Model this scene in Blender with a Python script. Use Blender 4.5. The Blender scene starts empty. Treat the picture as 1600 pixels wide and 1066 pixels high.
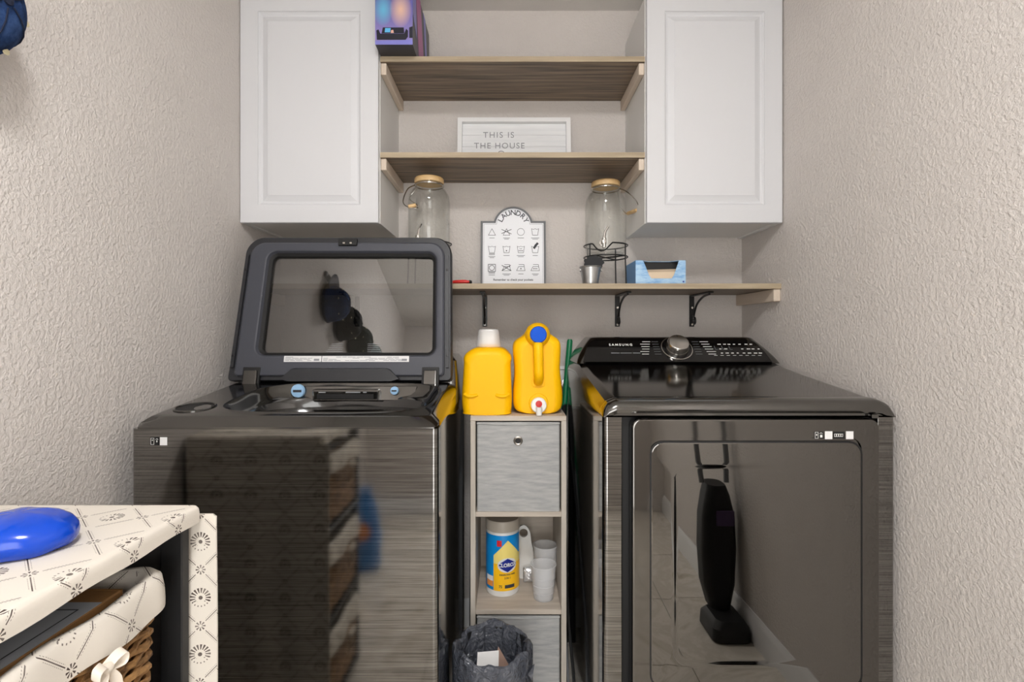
import bpy, bmesh, math, random
from mathutils import Vector, Matrix
random.seed(7)
sc = bpy.context.scene
COL = sc.collection
PI = math.pi

# ---------------------------------------------------------------- camera, world, exposure
# X to the right, Y into the room (away from the camera), Z up; metres
cd = bpy.data.cameras.new('camera')
cd.sensor_width = 36.0
cd.lens = 811 / 1600 * 36.0
cd.shift_x = 5 / 1600
cd.shift_y = -13 / 1600
cd.clip_start = 0.02
cam = bpy.data.objects.new('camera', cd)
cam.location = (0, 0, 1.162)
cam.rotation_euler = (PI / 2, 0, 0)
COL.objects.link(cam)
sc.camera = cam
w = bpy.data.worlds.new('world')
sc.world = w
w.use_nodes = True
w.node_tree.nodes['Background'].inputs[0].default_value = (1.0, 0.985, 0.96, 1)
w.node_tree.nodes['Background'].inputs[1].default_value = 2.1  # world light added as fill; reaches the room only through the made-up doorway
vs = sc.view_settings
vs.view_transform = 'Standard'
vs.look = 'None'
vs.gamma = 1.0
vs.use_curve_mapping = False
vs.exposure = 1.3
LAMP_POWER = 36.0
# added fill portal: lets world light in through a made-up doorway behind the camera
pd = bpy.data.lights.new('fill_portal', 'AREA')
pd.shape = 'RECTANGLE'; pd.size = 0.82; pd.size_y = 2.03; pd.cycles.is_portal = True
po = bpy.data.objects.new('fill_portal', pd)
po.location = (0.01, -1.06, 1.015); po.rotation_euler = (PI / 2, 0, 0)
COL.objects.link(po)

# ---------------------------------------------------------------- materials
def srgb(r, g, b):
    f = lambda c: (c / 255 / 12.92) if c / 255 <= 0.04045 else ((c / 255 + 0.055) / 1.055) ** 2.4
    return (f(r), f(g), f(b), 1)

class S:
    """a node socket with arithmetic"""
    def __init__(s, nt, k): s.nt, s.k = nt, k
    def op(s, o, a=None, b=None):
        n = s.nt.nodes.new('ShaderNodeMath'); n.operation = o
        s.nt.links.new(s.k, n.inputs[0])
        for i, x in ((1, a), (2, b)):
            if x is None: continue
            if isinstance(x, S): s.nt.links.new(x.k, n.inputs[i])
            else: n.inputs[i].default_value = x
        return S(s.nt, n.outputs[0])
    def __add__(s, o): return s.op('ADD', o)
    def __sub__(s, o): return s.op('SUBTRACT', o)
    def __mul__(s, o): return s.op('MULTIPLY', o)
    def __truediv__(s, o): return s.op('DIVIDE', o)
    def gt(s, o): return s.op('GREATER_THAN', o)
    def lt(s, o): return s.op('LESS_THAN', o)
    def fract(s): return s.op('FRACT')
    def abs(s): return s.op('ABSOLUTE')
    def max(s, o): return s.op('MAXIMUM', o)
    def min(s, o): return s.op('MINIMUM', o)

def mat(name, col, rough=0.5, metal=0.0, spec=0.5, coat=0.0, coat_rough=0.05):
    m = bpy.data.materials.new(name); m.use_nodes = True
    b = m.node_tree.nodes['Principled BSDF']
    b.inputs['Base Color'].default_value = col
    b.inputs['Roughness'].default_value = rough
    b.inputs['Metallic'].default_value = metal
    b.inputs['Specular IOR Level'].default_value = spec
    b.inputs['Coat Weight'].default_value = coat
    b.inputs['Coat Roughness'].default_value = coat_rough
    return m
def bs(m): return m.node_tree.nodes['Principled BSDF']
def coords(m, kind='Object', scale=(1, 1, 1)):
    nt = m.node_tree
    tc = nt.nodes.new('ShaderNodeTexCoord'); mp = nt.nodes.new('ShaderNodeMapping')
    mp.inputs['Scale'].default_value = scale
    nt.links.new(tc.outputs[kind], mp.inputs[0])
    return mp.outputs[0]
def noise(m, vec, scale, detail=3, rough=0.5, dist=0.0):
    n = m.node_tree.nodes.new('ShaderNodeTexNoise')
    n.inputs['Scale'].default_value = scale; n.inputs['Detail'].default_value = detail
    n.inputs['Roughness'].default_value = rough; n.inputs['Distortion'].default_value = dist
    m.node_tree.links.new(vec, n.inputs['Vector'])
    return n.outputs['Fac']
def ramp(m, fac, stops):
    r = m.node_tree.nodes.new('ShaderNodeValToRGB')
    e = r.color_ramp.elements
    while len(e) < len(stops): e.new(0.5)
    for x, (p, c) in zip(e, stops): x.position = p; x.color = c
    m.node_tree.links.new(fac, r.inputs[0])
    return r.outputs[0]
def link(m, out, inp): m.node_tree.links.new(out, bs(m).inputs[inp])
def bump(m, h, strength=0.3, dist=0.002):
    b = m.node_tree.nodes.new('ShaderNodeBump')
    b.inputs['Strength'].default_value = strength; b.inputs['Distance'].default_value = dist
    m.node_tree.links.new(h, b.inputs['Height'])
    m.node_tree.links.new(b.outputs[0], bs(m).inputs['Normal'])
def grain(name, c1, c2, scale, nscale=1.0, rough=0.5, bstr=0.1, metal=0.0, detail=5, lo=0.3, hi=0.7, **k):
    """streaked two-colour material: wood, brushed metal, fabric"""
    m = mat(name, c1, rough, metal, **k)
    f = noise(m, coords(m, 'Object', scale), nscale, detail, 0.6)
    link(m, ramp(m, f, [(lo, c1), (hi, c2)]), 'Base Color')
    if bstr: bump(m, f, bstr, 0.001)
    return m

M = {}
def plaster(name, c1, c2, bstr):
    m = mat(name, c1, 0.85, spec=0.2)
    v = coords(m, 'Object')
    a = noise(m, v, 105, 4, 0.6, 0.25)
    b = noise(m, v, 330, 3, 0.6)
    plate = ramp(m, a, [(0.40, (0, 0, 0, 1)), (0.62, (1, 1, 1, 1))])
    n = m.node_tree.nodes.new('ShaderNodeMix'); n.data_type = 'FLOAT'
    n.inputs[0].default_value = 0.3
    m.node_tree.links.new(plate, n.inputs[2]); m.node_tree.links.new(b, n.inputs[3])
    bump(m, n.outputs[0], bstr, 0.0028)
    link(m, ramp(m, noise(m, v, 5, 4), [(0.3, c1), (0.7, c2)]), 'Base Color')
    return m
M['wall'] = plaster('wall_plaster', srgb(211, 205, 200), srgb(215, 209, 204), 0.65)
M['ceiling'] = plaster('ceiling_plaster', srgb(222, 219, 215), srgb(226, 223, 219), 0.4)
M['trim'] = mat('white_trim_paint', srgb(235, 235, 235), 0.35)
m = mat('floor_tile', srgb(205, 198, 186), 0.12, spec=0.5)
v = coords(m, 'Object')
link(m, ramp(m, noise(m, v, 2.3, 8, 0.65, 2.2), [(0.3, srgb(178, 168, 152)), (0.46, srgb(222, 216, 206)), (0.54, srgb(206, 199, 188)), (0.75, srgb(228, 224, 216))]), 'Base Color')
M['tile'] = m
M['grout'] = mat('grout', srgb(150, 144, 134), 0.9)
M['white'] = mat('white_cabinet_foil', srgb(212, 213, 216), 0.32, spec=0.4)
M['carcass'] = mat('cabinet_carcass_white', srgb(228, 227, 224), 0.45, spec=0.3)
M['shelf'] = grain('shelf_wood', srgb(64, 54, 46), srgb(160, 140, 118), (1.3, 34, 34), 1.8, 0.5, 0.15, lo=0.30, hi=0.72)
M['shelf_edge'] = grain('shelf_edge_band', srgb(156, 140, 116), srgb(180, 164, 138), (3, 60, 60), 1.5, 0.55, 0.05)
M['cleat'] = grain('painted_cleat', srgb(206, 190, 172), srgb(220, 206, 190), (30, 3, 30), 1.0, 0.6, 0.1)
M['iron'] = mat('black_iron', srgb(20, 20, 21), 0.35, spec=0.5)
M['screw'] = mat('steel_screw', srgb(190, 188, 182), 0.25, 1.0)
M['silver'] = mat('silver_metal', srgb(205, 203, 198), 0.18, 1.0)
M['galv'] = grain('galvanised_steel', srgb(165, 167, 168), srgb(205, 206, 205), (60, 60, 12), 1.0, 0.3, 0.05, metal=0.9)
def brushed(name, c1, c2, r):
    m = mat(name, c1, r, 1.0)
    f = noise(m, coords(m, 'Object', (5, 5, 420)), 1.0, 4, 0.7)
    link(m, ramp(m, f, [(0.3, c1), (0.7, c2)]), 'Base Color')
    link(m, ramp(m, f, [(0.3, (r, r, r, 1)), (0.7, (r * 1.8, r * 1.8, r * 1.8, 1))]), 'Roughness')
    bump(m, f, 0.02, 0.0003)
    return m
M['brushed'] = brushed('brushed_black_stainless', srgb(92, 91, 89), srgb(150, 148, 145), 0.055)
m = mat('glossy_dark_paint', srgb(118, 116, 114), 0.07, 1.0)
bump(m, noise(m, coords(m), 3.0, 1), 0.05, 0.01)
M['side'] = m
M['deck'] = mat('glossy_charcoal_enamel', srgb(112, 111, 109), 0.11, 1.0)
M['deck_dark'] = mat('gloss_black_plastic', srgb(34, 33, 32), 0.12, 0.0, spec=0.7, coat=0.6)
M['doorframe'] = mat('dryer_door_gloss', srgb(110, 108, 105), 0.06, 1.0)
M['doorglass'] = mat('dryer_door_glass', srgb(116, 114, 111), 0.02, 1.0)
M['void'] = mat('matt_black', srgb(12, 12, 13), 0.6)
M['console'] = mat('console_black_glass', srgb(8, 8, 9), 0.06, 0.0, spec=0.6)
M['bezel'] = mat('blue_grey_plastic', srgb(66, 68, 76), 0.38, spec=0.45)
M['bezel_dark'] = mat('dark_grey_plastic', srgb(38, 39, 43), 0.4)
M['blue_knob'] = mat('pale_blue_plastic', srgb(150, 190, 225), 0.4)
M['print_white'] = mat('white_print', srgb(225, 225, 222), 0.5)
M['print_grey'] = mat('grey_print', srgb(140, 142, 146), 0.6)
M['print_dark'] = mat('dark_print', srgb(52, 54, 60), 0.6)
M['label'] = mat('label_paper', srgb(222, 222, 222), 0.5)
def glass(name, tint, refl, edge=0.7, rough=0.0):
    m = bpy.data.materials.new(name); m.use_nodes = True
    nt = m.node_tree; nt.nodes.clear()
    o = nt.nodes.new('ShaderNodeOutputMaterial'); mx = nt.nodes.new('ShaderNodeMixShader')
    t = nt.nodes.new('ShaderNodeBsdfTransparent'); g = nt.nodes.new('ShaderNodeBsdfGlossy')
    lw = nt.nodes.new('ShaderNodeLayerWeight'); lw.inputs[0].default_value = 0.35
    mr = nt.nodes.new('ShaderNodeMapRange')
    mr.inputs['To Min'].default_value = refl; mr.inputs['To Max'].default_value = edge
    t.inputs[0].default_value = tint; g.inputs['Roughness'].default_value = rough
    nt.links.new(lw.outputs['Facing'], mr.inputs['Value'])
    p = nt.nodes.new('ShaderNodeMath'); p.operation = 'POWER'; p.inputs[1].default_value = 2.2
    nt.links.new(lw.outputs['Facing'], p.inputs[0]); nt.links.new(p.outputs[0], mr.inputs['Value'])
    nt.links.new(mr.outputs[0], mx.inputs[0])
    nt.links.new(t.outputs[0], mx.inputs[1]); nt.links.new(g.outputs[0], mx.inputs[2])
    nt.links.new(mx.outputs[0], o.inputs[0])
    return m
M['lidglass'] = glass('smoked_lid_glass', (0.56, 0.56, 0.55, 1), 0.19, 0.6)
M['clear'] = glass('clear_jar_glass', (0.985, 0.99, 0.985, 1), 0.04, 0.6)
M['frost'] = glass('frosted_plastic', (0.80, 0.81, 0.82, 1), 0.10, 0.6, 0.35)
m = mat('frosted_cup_plastic', srgb(246, 247, 249), 0.3); bs(m).inputs['Alpha'].default_value = 0.32; M['frost'] = m
m = mat('clear_cap_plastic', srgb(240, 240, 240), 0.15); bs(m).inputs['Alpha'].default_value = 0.45; M['capclear'] = m
M['cork'] = grain('bamboo_lid', srgb(196, 158, 104), srgb(222, 190, 140), (8, 60, 60), 1.0, 0.5, 0.05)
M['yellow'] = mat('yellow_plastic', srgb(250, 190, 2), 0.45, spec=0.22)
M['whitep'] = mat('white_plastic', srgb(235, 235, 232), 0.35)
M['bluecap'] = mat('blue_cap_plastic', srgb(8, 84, 204), 0.5, spec=0.2)
M['red'] = mat('red_plastic', srgb(200, 34, 28), 0.4)
M['tower'] = grain('grey_washed_wood', srgb(176, 168, 156), srgb(206, 198, 187), (26, 26, 2.2), 1.6, 0.55, 0.08)
M['tower_h'] = grain('grey_washed_wood_shelf', srgb(180, 169, 156), srgb(208, 197, 184), (2.2, 26, 26), 1.6, 0.55, 0.08)
M['binfab'] = grain('grey_wash_fabric', srgb(156, 157, 158), srgb(184, 184, 182), (9, 9, 60), 2.0, 0.85, 0.15)
M['bag'] = mat('grey_bin_bag', srgb(84, 88, 98), 0.16, spec=0.9)
bump(M['bag'], noise(M['bag'], coords(M['bag']), 45, 4, 0.6, 1.5), 1.0, 0.012)
bs(M['bag']).inputs['Alpha'].default_value = 0.9
M['paper'] = mat('white_paper', srgb(226, 226, 226), 0.7)
M['paper_brown'] = mat('brown_paper', srgb(150, 122, 108), 0.7)
M['green'] = mat('green_paint', srgb(10, 120, 76), 0.35)
M['rubber'] = mat('black_rubber', srgb(22, 22, 23), 0.45)
M['hose_grey'] = mat('grey_hose', srgb(120, 122, 124), 0.35)
M['blackmetal'] = mat('black_metal', srgb(26, 26, 27), 0.5)
M['panel_dark'] = grain('dark_rack_panel', srgb(44, 43, 44), srgb(60, 58, 58), (10, 10, 60), 1.5, 0.7, 0.1)
M['wicker'] = grain('wicker', srgb(84, 56, 30), srgb(186, 142, 90), (40, 40, 60), 1.0, 0.55, 0.2, lo=0.35, hi=0.7)
M['cardboard'] = grain('brown_cardboard', srgb(158, 116, 70), srgb(172, 128, 80), (12, 12, 12), 1.0, 0.6, 0.03)
M['greylabel'] = mat('grey_label', srgb(190, 195, 202), 0.5)
M['ballblue'] = mat('glossy_blue_plastic', srgb(8, 68, 190), 0.16, spec=0.5)
m = mat('denim', srgb(40, 62, 108), 0.9, spec=0.1)
link(m, ramp(m, noise(m, coords(m, 'Object', (1, 1, 1)), 18, 6, 0.7), [(0.32, srgb(24, 32, 52)), (0.5, srgb(40, 62, 104)), (0.7, srgb(66, 92, 138))]), 'Base Color')
bump(m, noise(m, coords(m, 'Object', (500, 500, 500)), 1, 2), 0.4, 0.001)
M['denim'] = m
M['navy'] = mat('navy_cotton', srgb(22, 30, 54), 0.9)
M['capblack'] = mat('black_cotton', srgb(20, 21, 22), 0.9)
M['capgreen'] = mat('dark_green_cotton', srgb(30, 42, 36), 0.9)
M['capgrey'] = mat('grey_green_cotton', srgb(140, 156, 156), 0.9)
M['pink'] = mat('pink_label', srgb(220, 50, 90), 0.6)
M['eyelet'] = mat('cream_thread', srgb(215, 205, 170), 0.7)
M['chalk'] = mat('chalkboard', srgb(40, 41, 43), 0.8)
M['tissue'] = mat('beige_wipes', srgb(214, 194, 168), 0.8)
m = mat('blue_printed_card', srgb(130, 180, 222), 0.4)
link(m, ramp(m, noise(m, coords(m, 'Object', (18, 18, 60)), 1, 5, 0.7), [(0.35, srgb(108, 160, 212)), (0.6, srgb(176, 210, 236))]), 'Base Color')
M['bluecard'] = m
M['bluecard_side'] = mat('blue_printed_side', srgb(96, 150, 204), 0.4)
M['signgrey'] = mat('grey_sign_edge', srgb(104, 106, 108), 0.5)
M['signwhite'] = mat('white_sign_face', srgb(234, 236, 240), 0.4)
M['signboard'] = grain('white_washed_board', srgb(222, 224, 226), srgb(234, 235, 236), (6, 40, 90), 1.0, 0.5, 0.05)
M['clx_blue'] = mat('label_blue', srgb(0, 138, 214), 0.3)
M['clx_yellow'] = mat('label_yellow', srgb(255, 196, 26), 0.3)
M['clx_pale'] = mat('label_pale_yellow', srgb(246, 226, 130), 0.3)
M['clx_navy'] = mat('label_navy', srgb(22, 40, 140), 0.3)
M['clx_orange'] = mat('label_orange', srgb(236, 150, 70), 0.3)
M['clx_red'] = mat('label_red', srgb(214, 40, 50), 0.3)
M['canister'] = mat('canister_white', srgb(228, 228, 226), 0.3)
M['canlid'] = mat('canister_lid_grey', srgb(186, 178, 166), 0.35)
M['foil'] = mat('foil_packet', srgb(230, 232, 235), 0.25, 0.6)
bump(M['foil'], noise(M['foil'], coords(M['foil']), 120, 3), 0.8, 0.004)
M['handle_purple'] = mat('purple_plastic', srgb(70, 48, 90), 0.4)
M['valve'] = mat('valve_metal', srgb(200, 190, 195), 0.2, 0.9)
M['sofa'] = mat('print_black_sofa', srgb(24, 24, 40), 0.4)
M['pr_lav'] = mat('print_lavender', srgb(128, 128, 204), 0.35)
M['pr_teal'] = mat('print_teal', srgb(92, 178, 226), 0.35)
M['pr_peach'] = mat('print_peach', srgb(224, 174, 156), 0.35)
M['pr_mag'] = mat('print_magenta', srgb(176, 78, 150), 0.35)
M['pr_dark'] = mat('print_charcoal', srgb(40, 40, 52), 0.35)
M['pr_under'] = mat('carton_dark_underside', srgb(36, 34, 38), 0.5)
m = mat('carton_room_print', srgb(96, 84, 190), 0.35)
def glow_print():
    # flat print on the carton: a purple room with a teal and a peach patch of wall colour
    nt = m.node_tree
    tc = nt.nodes.new('ShaderNodeTexCoord'); sx = nt.nodes.new('ShaderNodeSeparateXYZ')
    nt.links.new(tc.outputs['Object'], sx.inputs[0])
    X, Z = S(nt, sx.outputs[0]), S(nt, sx.outputs[2])
    def blob(x, z, rx, rz):
        a = (X - x) / rx; b = (Z - z) / rz
        return ((a * a + b * b).op('SQRT') * -1 + 1).max(0.0).op('SMOOTHSTEP' if False else 'POWER', 0.8)
    def mixc(fac, c1, c2):
        n = nt.nodes.new('ShaderNodeMix'); n.data_type = 'RGBA'
        nt.links.new(fac.k, n.inputs[0])
        for i, c in ((6, c1), (7, c2)):
            if isinstance(c, tuple): n.inputs[i].default_value = c
            else: nt.links.new(c, n.inputs[i])
        return n.outputs[2]
    zz = ((Z - 0.03) / 0.14).max(0.0).min(1.0)
    c = mixc(zz, srgb(140, 128, 190), srgb(74, 76, 150))
    c = mixc(blob(-0.035, 0.115, 0.032, 0.055), c, srgb(100, 180, 214))
    c = mixc(blob(0.022, 0.115, 0.036, 0.06), c, srgb(224, 184, 160))
    link(m, c, 'Base Color')
glow_print(); M['carton'] = m
def cloth_print():
    m = mat('printed_cotton', srgb(228, 220, 208), 0.9, spec=0.15)
    nt = m.node_tree
    uv = nt.nodes.new('ShaderNodeUVMap'); sx = nt.nodes.new('ShaderNodeSeparateXYZ')
    nt.links.new(uv.outputs[0], sx.inputs[0])
    U, V = S(nt, sx.outputs[0]), S(nt, sx.outputs[1])
    p = (U / 0.095).fract() - 0.5; q = (V / 0.095).fract() - 0.5
    r = (p * p + q * q).op('SQRT'); th = q.op('ARCTAN2', p)
    pet = (th * 17.0).op('COSINE').gt((r * -5.0) + 0.6)
    fl = pet * r.gt(0.085) * r.lt(0.175) * q.gt(-0.07)
    low = (th * 17.0).op('COSINE').gt(0.55) * r.gt(0.140) * r.lt(0.165) * q.lt(-0.07)
    dot = r.lt(0.035)
    q2 = q.abs() - 0.5; r2 = (p * p + q2 * q2).op('SQRT'); t2 = q2.op('ARCTAN2', p)
    ros = (t2 * 8.0).op('COSINE').gt(0.1) * r2.gt(0.025) * r2.lt(0.085)
    s = p.abs() + q.abs() - 0.5
    ln = s.abs().lt(0.010) * r2.gt(0.12) * (p.abs().lt(0.43))
    ln2 = (s.abs() - 0.04).abs().lt(0.006) * ((p * 40.0).fract().gt(0.5)) * r2.gt(0.15) * (p.abs().lt(0.40))
    mask = fl.max(low).max(dot).max(ros).max(ln).max(ln2 * 0.7)
    fade = S(nt, noise(m, coords(m), 30, 3)) * 0.7 + 0.5
    mask = (mask * fade).min(1.0)
    n = nt.nodes.new('ShaderNodeMix'); n.data_type = 'RGBA'
    nt.links.new(mask.k, n.inputs[0])
    n.inputs[6].default_value = srgb(220, 213, 202); n.inputs[7].default_value = srgb(66, 52, 48)
    link(m, n.outputs[2], 'Base Color')
    bump(m, noise(m, coords(m), 300, 2), 0.25, 0.001)
    return m
M['cloth'] = cloth_print()
M['cream'] = mat('cream_cotton', srgb(228, 218, 204), 0.9)
m = bpy.data.materials.new('lamp_diffuser'); m.use_nodes = True
e = bs(m); e.inputs['Base Color'].default_value = (1, 1, 1, 1)
e.inputs['Emission Color'].default_value = (1.0, 0.99, 0.985, 1); e.inputs['Emission Strength'].default_value = LAMP_POWER
M['lamp'] = m
M['bluebag'] = mat('blue_plastic_bag', srgb(60, 130, 200), 0.3)

# ---------------------------------------------------------------- mesh helpers
ORG = {}
def _mesh(name, bm, material, origin, angle=35):
    bmesh.ops.recalc_face_normals(bm, faces=bm.faces)
    me = bpy.data.meshes.new(name)
    bmesh.ops.translate(bm, verts=bm.verts, vec=-Vector(origin))
    bm.to_mesh(me); bm.free()
    for p in me.polygons: p.use_smooth = True
    me.set_sharp_from_angle(angle=math.radians(angle))
    me.materials.append(material)
    return me
def flatn(o):
    # keep large faces truly flat next to their rounded edges
    w_ = o.modifiers.new('weighted_normal', 'WEIGHTED_NORMAL'); w_.keep_sharp = True; w_.weight = 100; w_.mode = 'FACE_AREA'
    return o
def thing(name, label, cat, loc, group=None):
    o = bpy.data.objects.new(name, None); COL.objects.link(o)
    o.empty_display_size = 0.05
    o.location = loc; ORG[o] = Vector(loc)
    o['label'] = label; o['category'] = cat
    if group: o['group'] = group
    return o
def part(name, bm, material, parent, label=None, kind=None, angle=35):
    o = bpy.data.objects.new(name, _mesh(name, bm, material, ORG[parent], angle))
    COL.objects.link(o); o.parent = parent; ORG[o] = ORG[parent]; flatn(o)
    if label: o['label'] = label
    if kind: o['kind'] = kind
    return o
def solo(name, bm, material, label, cat, loc, group=None, angle=35):
    o = bpy.data.objects.new(name, _mesh(name, bm, material, loc, angle))
    COL.objects.link(o); o.location = loc; ORG[o] = Vector(loc)
    o['label'] = label; o['category'] = cat
    if group: o['group'] = group
    return o
def struct(name, bm, material, label, cat):
    o = bpy.data.objects.new(name, _mesh(name, bm, material, (0, 0, 0)))
    COL.objects.link(o); ORG[o] = Vector((0, 0, 0)); o['kind'] = 'structure'
    o['label'] = label; o['category'] = cat
    return o
def copy_tree(o, parent, delta):
    c = o.copy(); COL.objects.link(c); c.parent = parent
    if parent is None: c.location = o.location + Vector(delta)
    for ch in list(o.children): copy_tree(ch, c, delta)
    return c
def nb(): return bmesh.new()
def join(bm, t, mx=None):
    if mx is not None: bmesh.ops.transform(t, matrix=mx, verts=t.verts)
    vm = {v: bm.verts.new(v.co) for v in t.verts}
    for f in t.faces:
        try: bm.faces.new([vm[v] for v in f.verts])
        except ValueError: pass
    t.free(); return bm
def box(x0, x1, y0, y1, z0, z1, r=0.0, seg=2, bm=None, mx=None):
    t = bmesh.new()
    bmesh.ops.create_cube(t, size=1)
    for v in t.verts:
        v.co = Vector(((x0 + x1) / 2 + v.co.x * (x1 - x0), (y0 + y1) / 2 + v.co.y * (y1 - y0), (z0 + z1) / 2 + v.co.z * (z1 - z0)))
    if r: bmesh.ops.bevel(t, geom=t.edges[:], offset=r, segments=seg, affect='EDGES', profile=0.6)
    if bm is None and mx is None: return t
    return join(bm if bm is not None else nb(), t, mx)
def loft(rings, cyclic=False, caps=(True, True), bm=None, mx=None):
    t = bmesh.new()
    R = [[t.verts.new(p) for p in r] for r in rings]
    n = len(R[0]); k = len(R)
    for i in range(k if cyclic else k - 1):
        a, b = R[i], R[(i + 1) % k]
        for j in range(n):
            t.faces.new((a[j], a[(j + 1) % n], b[(j + 1) % n], b[j]))
    if not cyclic:
        if caps[0]: t.faces.new(R[0])
        if caps[1]: t.faces.new(list(reversed(R[-1])))
    return join(bm if bm is not None else nb(), t, mx)
def lathe(prof, c, n=40, axis='Z', bm=None, mx=None, caps=(True, True)):
    """prof: (radius, height) pairs"""
    rings = []
    for r, h in prof:
        ring = []
        for i in range(n):
            a = 2 * PI * i / n
            x, y = r * math.cos(a), r * math.sin(a)
            p = {'Z': (x, y, h), 'Y': (x, h, y), 'X': (h, x, y)}[axis]
            ring.append(Vector(c) + Vector(p))
        rings.append(ring)
    return loft(rings, False, caps, bm, mx)
def tube(pts, r, n=8, bm=None, mx=None, closed=False):
    pts = [Vector(p) for p in pts]; rings = []; K = len(pts)
    up = None
    for i, p in enumerate(pts):
        a = pts[(i - 1) % K] if closed or i > 0 else p
        b = pts[(i + 1) % K] if closed or i < K - 1 else p
        t = (b - a).normalized()
        if up is None:
            up = Vector((0, 0, 1)) if abs(t.z) < 0.9 else Vector((1, 0, 0))
        up = (up - t * up.dot(t)).normalized(); s = t.cross(up)
        rr = r[i] if isinstance(r, (list, tuple)) else r
        rings.append([p + (up * math.cos(2 * PI * j / n) + s * math.sin(2 * PI * j / n)) * rr for j in range(n)])
    return loft(rings, closed, (True, True), bm, mx)
def smooth_path(pts, per=8, closed=False):
    pts = [Vector(p) for p in pts]; out = []; K = len(pts)
    for i in range(K if closed else K - 1):
        g = lambda j: pts[j % K] if closed else pts[max(0, min(K - 1, j))]
        p0, p1, p2, p3 = g(i - 1), g(i), g(i + 1), g(i + 2)
        for s in range(per):
            t = s / per
            out.append(0.5 * ((2 * p1) + (p2 - p0) * t + (2 * p0 - 5 * p1 + 4 * p2 - p3) * t * t + (3 * p1 - p0 - 3 * p2 + p3) * t ** 3))
    if not closed: out.append(pts[-1])
    return out
def rr(x0, x1, y0, y1, r, n=6):
    """rounded rectangle, counter-clockwise; r single or (bl, br, tr, tl)"""
    R = r if isinstance(r, (tuple, list)) else (r,) * 4
    out = []
    for (cx, cy, a0, q) in ((x0 + R[0], y0 + R[0], PI, R[0]), (x1 - R[1], y0 + R[1], 1.5 * PI, R[1]), (x1 - R[2], y1 - R[2], 0, R[2]), (x0 + R[3], y1 - R[3], 0.5 * PI, R[3])):
        for i in range(n + 1):
            a = a0 + i / n * PI / 2
            out.append((cx + q * math.cos(a), cy + q * math.sin(a)))
    return out
def ext(poly, f, a, b, bm=None):
    """extrude a 2D outline; f(u, v, w) gives the point"""
    return loft([[Vector(f(u, v, a)) for u, v in poly], [Vector(f(u, v, b)) for u, v in poly]], bm=bm)
XZ = lambda u, v, w: (u, w, v)      # w along Y
YZ = lambda u, v, w: (w, u, v)      # w along X
XY = lambda u, v, w: (u, v, w)
def pill(outline, y0, y1, r, seg=5, bm=None):
    """a body from a front outline (x, z), rounded at front and back"""
    cx = (min(p[0] for p in outline) + max(p[0] for p in outline)) / 2; cz = (min(p[1] for p in outline) + max(p[1] for p in outline)) / 2
    hx = (max(p[0] for p in outline) - min(p[0] for p in outline)) / 2; hz = (max(p[1] for p in outline) - min(p[1] for p in outline)) / 2
    rings = []
    z0 = cz - hz
    def ring(y, ins): return [Vector((cx + (x - cx) * (1 - ins / hx), y, z0 + (z - z0) * (1 - ins / (2 * hz)))) for x, z in outline]
    for i in range(seg + 1):
        a = i / seg * PI / 2
        t = 1 - math.sin(a)
        rings.append(ring(y0 + r * (1 - math.sqrt(max(0, 1 - (1 - t) ** 2))), r * t))
    rings2 = []
    for i in range(seg + 1):
        a = i / seg * PI / 2
        t = 1 - math.sin(a)
        rings2.append(ring(y1 - r * (1 - math.sqrt(max(0, 1 - (1 - t) ** 2))), r * t))
    return loft(rings + rings2[::-1], bm=bm)
def frame_mx(o, u, v):
    """matrix taking local (u, v, w) to world"""
    u = Vector(u).normalized(); v = Vector(v).normalized(); n = u.cross(v)
    m4 = Matrix.Identity(4)
    for i in range(3): m4[i][0], m4[i][1], m4[i][2], m4[i][3] = u[i], v[i], n[i], Vector(o)[i]
    return m4
def stroke(bm, pts, wd, mx, th=0.0006, closed=False):
    pts = [Vector((p[0], p[1], 0)) for p in pts]
    K = len(pts)
    for i in range(K if closed else K - 1):
        a, b = pts[i], pts[(i + 1) % K]; d = (b - a)
        if d.length < 1e-7: continue
        d.normalize(); s = Vector((-d.y, d.x, 0)) * wd / 2; a2, b2 = a - d * wd * .3, b + d * wd * .3
        q = [a2 - s, b2 - s, b2 + s, a2 + s]
        loft([[Vector((p.x, p.y, 0)) for p in q], [Vector((p.x, p.y, th)) for p in q]], bm=bm, mx=mx)
    return bm
def bar(bm, u0, u1, v0, v1, mx, th=0.0006):
    return box(u0, u1, v0, v1, 0, th, bm=bm, mx=mx)
def text_bm(body, size, mx, bm=None, th=0.0004, align='CENTER', spacing=1.0, bold=0.0, warp=None):
    cu = bpy.data.curves.new('lettering', 'FONT')
    cu.body = body; cu.size = size; cu.align_x = align; cu.align_y = 'CENTER'; cu.space_character = spacing
    cu.extrude = th; cu.offset = bold; cu.resolution_u = 3
    ob = bpy.data.objects.new('lettering', cu); COL.objects.link(ob)
    bpy.context.view_layer.update()
    me = bpy.data.meshes.new_from_object(ob.evaluated_get(bpy.context.evaluated_depsgraph_get()))
    t = bmesh.new(); t.from_mesh(me)
    bpy.data.objects.remove(ob); bpy.data.meshes.remove(me); bpy.data.curves.remove(cu)
    if warp:
        for v in t.verts: v.co = Vector(warp(v.co))
    return join(bm if bm is not None else nb(), t, mx)
def box_uv(o):
    me = o.data; l = me.uv_layers.new(name='UVMap'); og = ORG[o]
    for p in me.polygons:
        n = p.normal
        for li in p.loop_indices:
            c = me.vertices[me.loops[li].vertex_index].co + og
            if abs(n.z) >= max(abs(n.x), abs(n.y)): q = (c.y, c.x)
            elif abs(n.x) > abs(n.y): q = (c.y, c.z)
            else: q = (c.x, c.z)
            l.data[li].uv = q

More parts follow.
